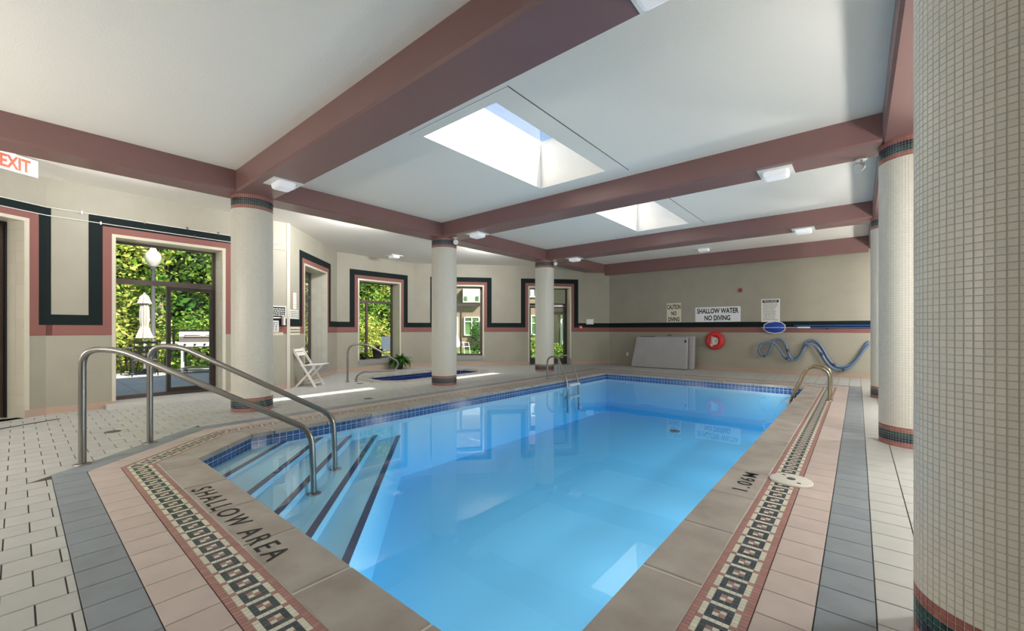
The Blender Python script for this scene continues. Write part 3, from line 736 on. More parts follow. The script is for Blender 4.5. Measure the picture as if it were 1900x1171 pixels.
mb = MB()
for k in range(NT):
    for r in range(NROW): tile_geo(mb, k, r, CR, row_mat(r))
tiles_me = mb.mesh('column_tiles', CM)
mb = MB(); mb.lathe([(CR - .0025, 0), (CR - .0025, ZB)], (0, 0, 0), NT, 0, True); core_me = mb.mesh('column_core', 'c_grout')
COLS = [(-6.98, 2.27, 'tiled round column nearest the sliding patio door'), (-6.95, 6.0, 'tiled round column beside the spa tub'), (-6.95, 9.78, 'tiled round column before the glass exit door'),
        (.44, 2.29, 'large ivory tiled column closest to the viewer'), (.44, 6.0, 'second ivory tiled column along the depth marked edge'), (.44, 9.75, 'third and farthest ivory column by the wall hose')]
for i, (x, y, lab) in enumerate(COLS):
    e = structure(empty('column', (x, y, 0)), lab, 'column')
    obj('core', core_me, e)
    if i != 3: tag(obj('mosaic_tiles', tiles_me, e), 'small glazed mosaic tiles in ivory with coloured bands', kind='stuff'); continue
    cs = []
    for k in range(NT):
        for r in range(NROW):
            a = 2 * math.pi * (k + .5) / NT; X, Y, Z = x + CR * math.cos(a), y + CR * math.sin(a), (r + .5) * RTH
            px, py, d = proj(X, Y, Z); vd = Vector((-X, -Y, 1.2 - Z)); f_ = vd.normalized().dot(Vector((math.cos(a), math.sin(a), 0)))
            cs.append((f_ / d ** 2 if (f_ > .02 and 0 < px < 1900 and 0 < py < 1171) else -1, k, r))
    cs.sort(reverse=True); restm = MB(); near = {}
    for j, (v, k, r) in enumerate(cs):
        mi = row_mat(r)
        if j < 300 and v > 0:
            if mi not in near:
                t = MB(); a0 = 2 * math.pi * .5 / NT; tile_geo(t, 0, 0, CR); Rm = Matrix.Rotation(-a0, 3, 'Z')
                t.v = [tuple(Rm @ Vector(p) - Vector((CR, 0, RTH / 2))) for p in t.v]; near[mi] = t.mesh('column_tile', CM[mi])
            a = 2 * math.pi * (k + .5) / NT
            obj('column_tile', near[mi], e, (CR * math.cos(a), CR * math.sin(a), (r + .5) * RTH), a)
        else: tile_geo(restm, k, r, CR, mi)
    tag(obj('mosaic_tiles', restm.mesh('mosaic_tiles', CM), e), 'small glazed mosaic tiles in ivory with coloured bands', kind='stuff')

# ------------------------------------------------------------------ ceiling fixtures
def fixture(x, y, z, label, power=LAMP_W, on=True):
    e = tag(empty('ceiling_light', (x, y, z)), label, 'ceiling light', 'surface mounted ceiling lights')
    mb = MB(); mb.box(x - .18, x + .18, y - .185, y + .185, z - .012, z); part('pan', mb, 'white', e)
    mb = MB()
    for (a, h, t) in ((.135, .10, -.012),): pass
    prof = [(1.0, -.012), (1.0, -.05), (.93, -.072), (.75, -.082)]
    vs = []
    base = [(-.135, -.11), (.135, -.11), (.135, .11), (-.135, .11)]
    N = 6; ring = []
    for (cx, cy, a0) in ((.105, .08, 0), (-.105, .08, 90), (-.105, -.08, 180), (.105, -.08, 270)):
        for q in range(N): t = math.radians(a0 + 90 * q / (N - 1)); ring.append((cx + .03 * math.cos(t), cy + .03 * math.sin(t)))
    n = len(ring)
    for sc, zz in prof: vs += [(x + px * sc, y + py * sc, z + zz) for px, py in ring]
    fs = [(i * n + k, (i + 1) * n + k, (i + 1) * n + (k + 1) % n, i * n + (k + 1) % n) for i in range(len(prof) - 1) for k in range(n)] + [tuple(range((len(prof)) * n - 1, (len(prof) - 1) * n - 1, -1))]
    mb.add(vs, fs, 0, False); part('lens', mb, 'lens', e, 'frosted lamp cover')
    if power <= 0: return
    ld = D2.lights.new('lamp', 'AREA'); ld.shape = 'RECTANGLE'; ld.size = .26; ld.size_y = .2; ld.energy = power; ld.color = (1, .985, .96)
    lo = D2.objects.new('lamp', ld); COL.objects.link(lo); lo.parent = e; lo.location = (0, 0, -.09)
for x, y, z, lab in [(-5.90, 2.29, ZB, 'white square light on the nearest beam close to the patio door column'), (-.85, 2.29, ZB, 'white light at the top edge of the picture on the nearest beam'),
                     (-5.98, 6.05, ZB, 'white light beside the column next to the spa'), (-.78, 6.05, ZB, 'white light on the middle beam near the swivel spotlight'),
                     (-6.0, 9.88, ZB, 'white light on the beam by the farthest patio side column'), (-.82, 9.88, ZB, 'white light on the last open beam by the far ivory column'),
                     (-3.3, 12.3, ZC, 'flat white light on the ceiling strip before the end wall'), (-10.3, 7.0, ZBAY, 'flat white light on the bay ceiling above the spa')]:
    fixture(x, y, z, lab, LAMP_W)
def beam_fill(y, lab):  # fill strip added behind the beam to brighten the bay, out of view
    x = XL0; e = tag(empty('fill_strip', (x, y, 3.2)), lab, 'strip light', 'added fill strips on the bay side of the long beam')
    mb = MB(); mb.box(x - .03, x, y - .5, y + .5, 3.18, 3.30); part('housing', mb, 'white', e)
    mb = MB(); mb.box(x - .045, x - .03, y - .48, y + .48, 3.20, 3.28); part('lens', mb, 'lens', e)
    ld = D2.lights.new('lamp', 'AREA'); ld.shape = 'RECTANGLE'; ld.size = .95; ld.size_y = .08; ld.energy = BAY_W * (.4 if y < 1 else 1.6); ld.color = (1, .985, .96)
    lo = D2.objects.new('lamp', ld); COL.objects.link(lo); lo.parent = e; lo.location = (-.05, 0, .04)
    lo.rotation_euler = Vector((-1, 0, -.35)).to_track_quat('-Z', 'Y').to_euler()
for i, y in enumerate((.9, 4.2, 8.0)): beam_fill(y, 'unseen fill strip behind the long beam ' + ['by the patio door', 'near the folding chair', 'over the spa'][i])
def globe_fill(x, y, z, nx, ny, watts, lab):
    """fill globe added on a wall out of view; (nx, ny) points from the wall into the room"""
    e = tag(empty('globe_fill_light', (x, y, z)), lab, 'wall lamp', 'added globe fill lights')
    mb = MB(); mb.lathe([(.07, 0), (.07, .02), (.03, .03)], (x, y, z), 16, ax=(nx, ny, 0)); part('backplate', mb, 'white', e)
    mb = MB(); mb.tube([(x, y, z), (x + nx * .14, y + ny * .14, z), (x + nx * .16, y + ny * .16, z + .06)], .012, 8); part('arm', mb, 'white', e)
    r = .14; cx, cy, cz = x + nx * .16, y + ny * .16, z + .06 + r; m = emit('globe_glow', (255, 252, 246), watts / (math.pi * 4 * math.pi * r * r))
    mb = MB(); mb.lathe([(.001, cz - r)] + [(r * math.cos(t), cz + r * math.sin(t)) for t in [math.radians(a) for a in range(-75, 90, 15)]] + [(.001, cz + r)], (cx, cy, 0), 20); part('globe', mb, m, e, 'glowing fill globe')
for i, x in enumerate((-6.6, -4.4)):
    globe_fill(x, -2.25, 1.5, 0, 1, REAR_W, ['unseen globe fill light on the back wall near the entry doorway', 'unseen globe fill light at the middle of the back wall'][i])
for i, y in enumerate((4.1, 7.9, 11.7)):
    globe_fill(XR, y, 1.5, -1, 0, AISLE_W, 'unseen globe fill light in the aisle behind the ' + ['first', 'second', 'last'][i] + ' gap between the ivory columns')
# swivel emergency spotlights
def spot(x, y, z, aim, lab):
    e = tag(empty('spotlight', (x, y, z)), lab, 'spotlight', 'swivel emergency spotlights')
    mb = MB(); mb.lathe([(.055, -.012), (.055, 0)], (x, y, z), 18); part('mount', mb, 'white', e)
    mb = MB(); mb.tube([(x, y, z - .01), (x, y, z - .05), (x + aim[0] * .03, y + aim[1] * .03, z - .07)], .012, 8); part('arm', mb, 'white', e)
    a = Vector(aim).normalized(); c = Vector((x, y, z - .085)) + a * .02
    mb = MB(); mb.lathe([(.025, -.05), (.04, -.03), (.052, .02), (.055, .045), (.047, .047)], c, 18, ax=a); h = part('lamp_head', mb, 'white', e)
    mb = MB(); mb.lathe([(.046, .044), (.03, .036), (.0, .034)], c, 18, ax=a); part('reflector', mb, 'steel', h)
spot(.03, 6.22, ZB, (-.5, -.75, -.35), 'white swivel spotlight under the middle beam beside the ivory column')
spot(-6.6, 6.0, ZB, (.8, -.4, -.35), 'small white swivel spotlight at the head of the spa column')
spot(-6.6, 9.78, ZB, (.8, -.4, -.35), 'small white swivel spotlight at the head of the exit door column')

# ------------------------------------------------------------------ handrails and ladders
def arc(c, u, v, r, a0, a1, n=8): return [tuple(Vector(c) + Vector(u) * r * math.cos(math.radians(a0 + (a1 - a0) * i / n)) + Vector(v) * r * math.sin(math.radians(a0 + (a1 - a0) * i / n))) for i in range(n + 1)]
def smooth_path(pts, rad, n=7):
    out = [Vector(pts[0])]
    for i in range(1, len(pts) - 1):
        p, a, b = Vector(pts[i]), Vector(pts[i - 1]), Vector(pts[i + 1]); r = rad[i] if isinstance(rad, list) else rad
        u, v = (a - p), (b - p); ru = min(r, u.length * .48, v.length * .48); p0, p1 = p + u.normalized() * ru, p + v.normalized() * ru
        for k in range(n + 1): t = k / n; out.append(p0 * (1 - t) ** 2 + p * 2 * t * (1 - t) + p1 * t ** 2)
    out.append(Vector(pts[-1])); return out
def handrail(p0, p1, zend, lab):
    e = tag(empty('handrail', (p0[0], p0[1], 0)), lab, 'handrail', 'handrails into the corner steps')
    d = (Vector(p1) - Vector(p0)); L = d.length; d /= L
    P = lambda s, z: (p0[0] + d.x * s, p0[1] + d.y * s, z)
    pts = smooth_path([P(0, 0), P(0, 1.02), P(.30, 1.02), P(L - .02, .26), P(L, zend)], [0, .30, .16, .14, 0], 9)
    mb = MB(); mb.tube(pts, .027, 14); part('rail', mb, 'steel', e)
    for (s, z) in ((0, 0), (L, zend)):
        c = P(s, z); mb = MB(); mb.lathe([(.062, 0), (.062, .006), (.04, .014), (.027, .016)], c, 18); part('flange', mb, 'steel', e)
handrail((-5.28, .373), (-3.88, 1.77), -.33, 'brushed steel handrail into the steps, the nearer of the pair')
handrail((-5.73, .90), (-4.38, 2.23), -.33, 'brushed steel handrail into the steps, the one nearer the patio door')
def ladder(xd, xw, ys, m, lab, top_z=.52, steps=True):
    e = tag(empty('pool_ladder', (xd, sum(ys) / 2, 0)), lab, 'ladder', 'pool ladders')
    for y in ys:
        mb = MB(); sg = 1 if xw > xd else -1
        pts = smooth_path([(xd, y, 0), (xd, y, top_z), (xd + sg * .30, y, top_z + .05), (xw - sg * .02, y, -.02), (xw, y, -.75)], [0, .22, .22, .12, 0], 8)
        mb.tube(pts, .021, 12, 0); part('rail', mb, m, e)
        mb = MB(); mb.lathe([(.05, 0), (.05, .006), (.03, .014)], (xd, y, 0), 16); part('flange', mb, m, e)
    for z in (-.13, -.42):
        mb = MB(); sg = 1 if xw > xd else -1; xa, xb = sorted((xw - sg * .05, xw + sg * .06)); mb.box(xa, xb, ys[0] + .02, ys[1] - .02, z, z + .04); part('tread', mb, 'white', e, 'white plastic step')
ladder(-5.78, -5.2, (8.25, 8.74), 'steel', 'steel pool ladder on the far edge before the exit door column')
ladder(-.37, -.93, (8.75, 9.30), 'brass', 'bronze toned pool ladder rails on the depth marked edge')
# spa rail
d94 = 9.4
def at(px, py, d): r = (px - 950) / 768 * d; return (r * CY - d * SY, r * SY + d * CY, 1.2 + (611 - py) / 768 * d)
e = tag(empty('spa_handrail', at(653, 708, d94)), 'bent steel grab rail standing beside the spa tub', 'handrail')
e.location.z = 0
pp = [at(*q, d94) for q in [(645, 709.2), (645, 639), (683, 639), (741, 672), (734, 688), (672, 690), (661, 699), (661, 709.2)]]
pp[0] = (pp[0][0], pp[0][1], 0); pp[-1] = (pp[-1][0], pp[-1][1], 0)
mb = MB(); mb.tube(smooth_path(pp, [0, .22, .12, .22, .18, .12, .12, 0], 8), .021, 12); part('rail', mb, 'steel', e)
for c in (pp[0], pp[-1]): mb = MB(); mb.lathe([(.05, 0), (.05, .006), (.03, .014)], c, 16); part('flange', mb, 'steel', e)
# skimmer lid
e = tag(empty('skimmer_lid', (-.405, 3.92, 0)), 'round ivory skimmer lid lying on the mosaic strip', 'lid')
mb = MB(); mb.lathe([(.145, .002), (.145, .012), (.135, .018), (.0, .02)], (-.405, 3.92, 0), 32); part('cover', mb, 'lid', e)
mb = MB(); mb.lathe([(.03, .0195), (.03, .0215), (.022, .0215)], (-.405, 3.92, 0), 18); part('emblem', mb, 'greyd', e)
for (a, b) in ((-.36, 3.835), (-.475, 3.99)): mb = MB(); mb.box(a, a + .025, b, b + .015, .018, .0205); part('finger_slot', mb, 'black', e)

# ------------------------------------------------------------------ signs and fittings on the end wall
YW = 13.25
RX = Matrix.Rotation(math.pi / 2, 4, 'X')
def plate(name, x0, x1, z0, z1, m, lab, cat, t=.008, Y=YW, r=.0):
    e = tag(empty(name, ((x0 + x1) / 2, Y, z0)), lab, cat)
    mb = MB(); R = r or .001; N = 4; ring = []
    for (cx, cz, a0) in ((x1 - R, z1 - R, 0), (x0 + R, z1 - R, 90), (x0 + R, z0 + R, 180), (x1 - R, z0 + R, 270)):
        for q in range(N): a = math.radians(a0 + 90 * q / (N - 1)); ring.append((cx + R * math.cos(a), cz + R * math.sin(a)))
    n = len(ring); vs = [(x, Y - t, z) for x, z in ring] + [(x, Y - .0005, z) for x, z in ring]
    mb.add(vs, [tuple(range(n))] + [(i, n + i, n + (i + 1) % n, (i + 1) % n) for i in range(n)]); part('panel', mb, m, e)
    return e
def wtext(e, body, x, z, wd, h, m='black', Y=YW - .008, bold=.03): return lettering(body, wd, h, m, e, Matrix.Translation((x, Y - .001, z)) @ RX, bold)
e = plate('warning_sign', -4.66, -4.22, 1.42, 2.02, 'signc', 'cream CAUTION NO DIVING sign on the end wall', 'sign')
wtext(e, 'CAUTION', -4.44, 1.90, .41, .15); wtext(e, 'NO', -4.44, 1.70, .16, .13); wtext(e, 'DIVING', -4.44, 1.51, .34, .14)
e = plate('warning_sign', -3.80, -2.57, 1.42, 1.86, 'sign', 'white SHALLOW WATER NO DIVING sign on the end wall', 'sign', r=.03)
wtext(e, 'SHALLOW WATER', -3.185, 1.745, 1.13, .155); wtext(e, 'NO DIVING', -3.185, 1.535, .70, .155)
e = plate('rules_notice', -2.06, -1.62, 1.40, 2.03, 'paper', 'white pool rules notice with black heading above the net', 'sign')
mb = MB(); mb.box(-2.03, -1.65, YW - .0095, YW - .008, 1.93, 2.0); part('heading', mb, 'black', e)
wtext(e, 'POOL RULES', -1.84, 1.965, .30, .04, 'paper', YW - .009, .02)
mb = MB(); random.seed(3)
for k in range(14):
    z = 1.90 - k * .034; x1 = -1.66 - random.random() * .08
    x = -2.02
    while x < x1: l_ = .02 + random.random() * .05; mb.box(x, min(x + l_, x1), YW - .0092, YW - .008, z - .006, z + .004); x += l_ + .012
tag(part('small_print', mb, 'greyd', e, 'lines of fine print'), kind='stuff')
e = tag(empty('fire_alarm', (-2.58, YW, 2.26)), 'small dark red fire alarm box high on the end wall', 'alarm')
mb = MB(); mb.box(-2.62, -2.54, YW - .05, YW, 2.26, 2.36); part('box', mb, 'dred', e); mb = MB(); mb.box(-2.605, -2.585, YW - .053, YW - .05, 2.275, 2.345); part('strobe', mb, 'red', e)
# life ring
c = Vector((-3.23, YW - .085, .865))
e = tag(empty('life_ring', tuple(c)), 'red life ring with coiled white rope hanging below the diving sign', 'life ring')
mb = MB(); mb.tube([(c.x + .185 * math.cos(a), c.y, c.z + .185 * math.sin(a)) for a in [2 * math.pi * i / 28 for i in range(28)]], .083, 12, 0, True); part('ring', mb, 'red', e)
mb = MB()
for k in range(4):
    o = (k - 1.5) * .04; pts = [(c.x + o + .026 * math.sin(t) * (1 + .2 * k), c.y - .07 - .008 * k, c.z - .01 + (.13 - .012 * k) * math.cos(t)) for t in [2 * math.pi * i / 16 for i in range(16)]]
    mb.tube(pts, .010, 6, 0, True)
mb.tube([(c.x - .05, c.y - .09, c.z + .05), (c.x - .02, c.y - .1, c.z - .12), (c.x - .06, c.y - .1, c.z - .17), (c.x - .09, c.y - .1, c.z - .12), (c.x - .07, c.y - .09, c.z - .02)], .011, 6)
part('rope_coil', mb, 'rope', e, 'coiled white rope')
mb = MB(); mb.tube([(c.x, YW, c.z + .13), (c.x, YW - .06, c.z + .13), (c.x, YW - .07, c.z + .12)], .01, 6); part('hook', mb, 'steel', e)
# leaf net and pole
zN = 1.245; yN = YW - .05
e = tag(empty('leaf_net', (-1.72, yN, zN)), 'blue leaf skimmer net on a long blue pole along the band', 'pool net')
NP = [(-1.99, .0), (-1.98, .08), (-1.88, .14), (-1.72, .165), (-1.58, .14), (-1.50, .06), (-1.50, -.06), (-1.58, -.13), (-1.74, -.155), (-1.90, -.12), (-1.98, -.06)]
mb = MB(); mb.tube([(x, yN, zN + z) for x, z in NP], .011, 8, 0, True); part('rim', mb, 'sign', e)
mb = MB(); n = len(NP); vs = [(x, yN, zN + z) for x, z in NP] + [(-1.74 + (x + 1.74) * .6, yN - .05, zN + z * .6) for x, z in NP]
mb.add(vs, [(i, (i + 1) % n, n + (i + 1) % n, n + i) for i in range(n)] + [tuple(range(n, 2 * n))], 0, True); part('net_bag', mb, 'net', e)
mb = MB(); mb.tube([(-2.04, yN - .06, zN), (-1.2, yN - .03, zN)], .007, 6); part('spine', mb, 'sign', e)
mb = MB(); mb.tube([(-1.45, yN, zN), (1.2, yN, zN)], .017, 10); pl = part('pole', mb, 'pole', e)
mb = MB(); mb.tube([(-1.22, yN - .01, zN), (-.95, yN - .01, zN)], .022, 10); part('clamp', mb, 'white', pl)
mb = MB(); mb.tube([(-1.3, yN + .0, zN + .05), (1.2, yN, zN + .05)], .017, 10); p2 = tag(top('telescopic_pole', mb, 'pole', (-1.3, yN, zN)), 'second blue pole resting along the green band above the net pole', 'pole')
for x in (-.6, .9): mb = MB(); mb.box(x - .015, x + .015, yN - .025, YW, zN - .045, zN - .02); part('bracket', mb, 'black', e)
# vacuum hose
HP = [(1800, 400), (1765, 430), (1690, 540), (1600, 680), (1500, 760), (1390, 790), (1280, 770), (1180, 670), (1100, 530), (1020, 420), (930, 375), (850, 400), (800, 480), (760, 580), (700, 650), (640, 680), (585, 640), (555, 560), (520, 450), (470, 385), (400, 360), (340, 390), (300, 470), (260, 560), (200, 620), (140, 610), (110, 550), (130, 470), (190, 425), (270, 415), (350, 440), (410, 500), (460, 580), (520, 650), (600, 690), (680, 680), (750, 610), (800, 510), (850, 455), (920, 445), (990, 480), (1060, 570), (1120, 680), (1200, 780), (1290, 835), (1380, 840), (1480, 810), (1580, 720), (1680, 590), (1765, 480), (1800, 445)]
def onfar(px, py, Y):
    r = (px - 950) / 768; u = (611 - py) / 768; x, y = r * CY - SY, r * SY + CY; t = Y / y
    return (x * t, Y, 1.2 + u * t)
hp = [onfar(1395 + x / 8.26, 585 + y / 8.26, YW - (.05 if i < 22 else .09)) for i, (x, y) in enumerate(HP)]
def catmull(P, n=5):
    P = [Vector(p) for p in P]; out = []
    for i in range(len(P) - 1):
        p0, p1, p2, p3 = P[max(i - 1, 0)], P[i], P[i + 1], P[min(i + 2, len(P) - 1)]
        for k in range(n):
            t = k / n; out.append(.5 * ((2 * p1) + (p2 - p0) * t + (2 * p0 - 5 * p1 + 4 * p2 - p3) * t * t + (3 * p1 - p0 - 3 * p2 + p3) * t ** 3))
    out.append(P[-1]); return out
e = tag(empty('vacuum_hose', (-.9, YW - .06, .2)), 'pale blue pool vacuum hose looped in waves on the end wall', 'hose')
cp = catmull(hp); mb = MB(); mb.tube(cp, [.030 if i % 2 else .027 for i in range(len(cp))], 10); part('hose', mb, 'hose', e)
for i in (30, 85, 120, 165, 205, 225): mb = MB(); mb.tube(cp[i:i + 3], .034, 10); part('cuff', mb, 'hosed', e, 'navy hose cuff')
for q in (10, 38): x, _, z = hp[q]; mb = MB(); mb.tube([(x, YW, z + .01), (x, YW - .12, z - .035), (x, YW - .14, z + .02)], .008, 6); part('hook', mb, 'steel', e)
# folded spa cover leaning at the wall
e = tag(empty('spa_cover', (-4.75, 12.85, 0)), 'folded grey vinyl spa cover standing against the end wall', 'cover')
def slab(y0, y1, x0, x1, z1, lean, mi='grey'):
    mb = MB(); r = .035
    prof = [(x0 + r, .0), (x1 - r, 0), (x1, r), (x1, z1 - r), (x1 - r, z1), (x0 + .14 + r, z1), (x0 + .14, z1 - r), (x0, r)]
    n = len(prof); rings = [(y0 + .012, .97), (y0, 1.0)] 
    vs = []
    for (yy, ins) in ((y0, .985), (y0 + .02, 1), (y1 - .02, 1), (y1, .985)):
        cx, cz = (x0 + x1) / 2, z1 / 2
        vs += [(cx + (x - cx) * ins, yy + lean * z, cz + (z - cz) * ins) for x, z in prof]
    fs = [tuple(range(n))] + [tuple(range(4 * n - 1, 3 * n - 1, -1))]
    for k in range(3): fs += [(k * n + i, (k + 1) * n + i, (k + 1) * n + (i + 1) % n, k * n + (i + 1) % n) for i in range(n)]
    mb.add(vs, fs); return mb
part('panel', slab(12.62, 12.78, -5.58, -3.86, .965, .1), 'grey', e); part('panel', slab(12.80, 12.97, -5.52, -3.72, .99, .1), 'grey', e)
for q in ([(-3.855, 12.70, .02), (-3.855, 12.79, .93)], [(-3.72, 12.88, .02), (-3.72, 12.97, .95)], [(-5.55, 12.62, .012), (-3.88, 12.62, .012)], [(-5.3, 12.72, .97), (-4.85, 12.72, .972)]): mb = MB(); mb.tube(q, .012, 6); part('seam_trim', mb, 'greyd', e, 'dark seam edging')
mb = MB(); mb.tube([(-4.5, 12.85, .985), (-4.48, 12.86, 1.02), (-4.4, 12.86, 1.02), (-4.38, 12.85, .985)], .012, 6); part('handle', mb, 'greyd', e)
mb = MB(); mb.box(-3.95, -3.90, 12.70, 12.715, .80, .88); part('clasp', mb, 'black', e)
# boxes beside the exit door
e = tag(empty('wall_box', fG.w(5.92, 0, 1.37)), 'small white box on the wall beside the exit door', 'box')
mb = MB(); fG.box(mb, 5.80, 6.05, -.06, 0, 1.37, 1.55); part('case', mb, 'white', e); mb = MB(); fG.box(mb, 5.82, 6.03, -.066, -.06, 1.39, 1.53); part('lid', mb, 'sign', e)
e = tag(empty('pull_station', fG.w(5.6, 0, 1.2)), 'small red fire pull station beside the exit door', 'alarm')
mb = MB(); fG.box(mb, 5.54, 5.66, -.04, 0, 1.2, 1.32); part('case', mb, 'red', e); mb = MB(); fG.box(mb, 5.57, 5.63, -.05, -.04, 1.24, 1.27); part('pull_handle', mb, 'white', e)
e = tag(empty('outlet', (-5.98, YW, .3)), 'white wall outlet near the corner beside the spa cover', 'outlet')
mb = MB(); mb.box(-6.02, -5.94, YW - .012, YW, .3, .42); part('plate', mb, 'white', e)
for z in (.32, .37): mb = MB(); mb.box(-5.995, -5.965, YW - .018, YW - .012, z, z + .03); part('socket', mb, 'paper', e)

# ------------------------------------------------------------------ notices near the phone, exit sign, conduit
def sheet(name, f, s0, s1, z0, z1, m, lab, cat, lines=0, lm='greyd', frame=None, n=-.006, seed=1):
    e = tag(empty(name, f.w((s0 + s1) / 2, 0, z0)), lab, cat); mb = MB(); f.box(mb, s0, s1, n, 0, z0, z1); part('panel', mb, m, e)
    random.seed(seed)
    if lines:
        mb = MB(); h = (z1 - z0) / (lines + 1)
        for k in range(lines):
            z = z1 - (k + 1) * h; s = s0 + .015
            while s < s1 - .02: l_ = .015 + random.random() * .04; f.box(mb, s, min(s + l_, s1 - .012), n - .001, n, z - h * .22, z + h * .22); s += l_ + .01
        tag(part('small_print', mb, lm, e, 'illegible fine print'), kind='stuff')
    if frame:
        mb = MB(); t = .02
        for (a, b, c, d) in ((s0 - t, s0, z0 - t, z1 + t), (s1, s1 + t, z0 - t, z1 + t), (s0, s1, z0 - t, z0), (s0, s1, z1, z1 + t)): f.box(mb, a, b, n - .004, 0, c, d)
        part('frame', mb, frame, e)
    return e
LB = fB.L
sheet('notice_board', fB, LB - .36, LB - .06, 1.44, 1.64, 'black', 'black notice with white lettering beside the nearest pool column', 'sign', 4, 'paper', 'white', seed=5)
sheet('paper_notice', fB, LB - .36, LB - .18, 1.15, 1.37, 'paper', 'white paper notice below the black notice', 'sign', 5, seed=6)
sheet('label_strip', fB, LB - .36, LB - .10, 1.085, 1.135, 'signc', 'narrow cream label strip with small lettering under the paper notice', 'sign', 1, seed=7)
sheet('framed_notice', fE, .20, .38, 1.62, 1.96, 'paper', 'tall framed notice above the folding chair', 'sign', 6, 'c_grout', 'base', seed=8)
sheet('paper_notice', fE, .08, .47, 1.42, 1.60, 'paper', 'wide white paper notice between the framed notice and the band', 'sign', 4, seed=9)
sheet('label_strip', fE, .08, .56, 1.08, 1.25, 'signc', 'cream double label over the rose band behind the folding chair', 'sign', 2, seed=10)
e = sheet('phone_box', fB, LB - .14, LB - .07, 1.28, 1.46, 'steelg', 'small grey emergency phone on the corner by the notices', 'phone', 0, n=-.06)
mb = MB(); fB.box(mb, LB - .12, LB - .10, -.09, -.06, 1.29, 1.44); part('handset', mb, 'white', e)
e = tag(empty('service_door', fB.w(LB - .45, 0, 0)), 'flush cream service door below the notices beside the nearest column', 'door')
mb = MB(); fB.box(mb, LB - .75, LB - .12, -.004, 0, .11, 1.07); part('leaf', mb, 'wall', e)
mb = MB(); fB.box(mb, LB - .37, LB - .35, -.03, -.004, .95, 1.04); part('handle', mb, 'black', e)
mb = MB(); fB.box(mb, LB - .34, LB - .333, -.012, -.004, .15, .92); part('edge_strip', mb, 'white', e)
# exit sign
xs0, xs1 = Vector((-8.02, -.12)), Vector((-7.88, .18)); 
fX = Frame((-7.66, -.26), (-7.97, .27))
e = tag(empty('exit_sign', fX.w(.23, 0, 3.33)), 'white hanging EXIT sign with red letters near the entry doorway', 'sign')
mb = MB(); fX.box(mb, .08, .50, 0, .05, 3.10, 3.31); part('case', mb, 'white', e)
mb = MB(); fX.box(mb, .15, .30, .01, .04, 3.31, 3.33); part('bracket', mb, 'white', e)
ang = math.atan2(fX.d.y, fX.d.x); c = fX.w(.29, -.0015, 3.205)
lettering('EXIT', .275, .155, 'exitred', e, Matrix.Translation(c) @ Matrix.Rotation(ang, 4, 'Z') @ RX, .03)
# conduit wires with clips along the band
def conduit(z, lab, zz):
    e = tag(empty('wire', fB.w(0, 0, z)), lab, 'wire'); mb = MB()
    pts = [fS.w(fS.L - 1.2, -.012, z), fS.w(fS.L - .02, -.012, z), fB.w(.02, -.012, z), fB.w(fB.L, -.012, z - .02)]
    mb.tube(pts, .006, 6); part('cable', mb, 'white', e)
    for s in zz: mb = MB(); fB.box(mb, s - .008, s + .008, -.022, 0, z - .025, z + .02); part('clip', mb, 'steel', e)
conduit(2.915, 'thin white wire along the top of the green band by the patio door', [.35, 1.05, 1.6, 2.05])
conduit(2.80, 'thin white wire along the lower edge of the green band by the patio door', [.55, 1.7, 2.6])

# ------------------------------------------------------------------ folding chair
o0 = Vector((-8.93, 3.68, 0)); ud = Vector((CY, SY, 0)).normalized(); vd = Vector((-SY, CY, 0))
e = tag(empty('folding_chair', tuple(o0)), 'white slatted wooden folding chair beside the phone notices', 'chair')
def C(u, v, z): return tuple(o0 + ud * u + vd * v + Vector((0, 0, z)))
def bar(name, a, b, wv, t, m='wood'):
    mb = MB(); a, b = Vector(a), Vector(b); d = (b - a).normalized(); e2 = d.cross(vd).normalized()
    vs = []
    for p in (a, b):
        for (x, y) in ((-wv, -t), (wv, -t), (wv, t), (-wv, t)): vs.append(p + vd * x + e2 * y)
    mb.add(vs, [(3, 2, 1, 0), (4, 5, 6, 7), (0, 1, 5, 4), (1, 2, 6, 5), (2, 3, 7, 6), (3, 0, 4, 7)]); part(name, mb, m, e)
for v in (.02, .40):
    bar('back_post', C(-.05, v, .80), C(.42, v, 0), .012, .02)
for v in (.05, .37):
    bar('leg', C(.0, v, 0), C(.40, v, .43), .012, .02)
for k in range(6):
    u = .12 + k * .07; mb = MB(); vs = []
    for zz in (.437 + .004 * k, .452 + .004 * k):
        for (du, v) in ((0, 0), (.058, 0), (.058, .42), (0, .42)): vs.append(C(u + du, v, zz))
    mb.add(vs, [(3, 2, 1, 0), (4, 5, 6, 7), (0, 1, 5, 4), (1, 2, 6, 5), (2, 3, 7, 6), (3, 0, 4, 7)]); part('seat_slat', mb, 'wood', e)
for (z, h) in ((.70, .055), (.77, .035)):
    u = -.05 + (.80 - z) * .47 / .8; mb = MB(); vs = []
    for (du, zz) in ((-.012, z - h), (.012, z - h), (.012 - .035, z + h * .4), (-.012 - .035, z + h * .4)):
        for v in (0, .42): vs.append(C(u + du + .01, v, zz))
    mb.add(vs, [(0, 1, 3, 2), (2, 3, 5, 4), (4, 5, 7, 6), (6, 7, 1, 0), (0, 2, 4, 6), (1, 7, 5, 3)]); part('back_slat', mb, 'wood', e)
for (u, z) in ((.33, .12), (.37, .07)): mb = MB(); mb.tube([C(u, .03, z), C(u, .39, z)], .011, 8); part('stretcher', mb, 'wood', e)

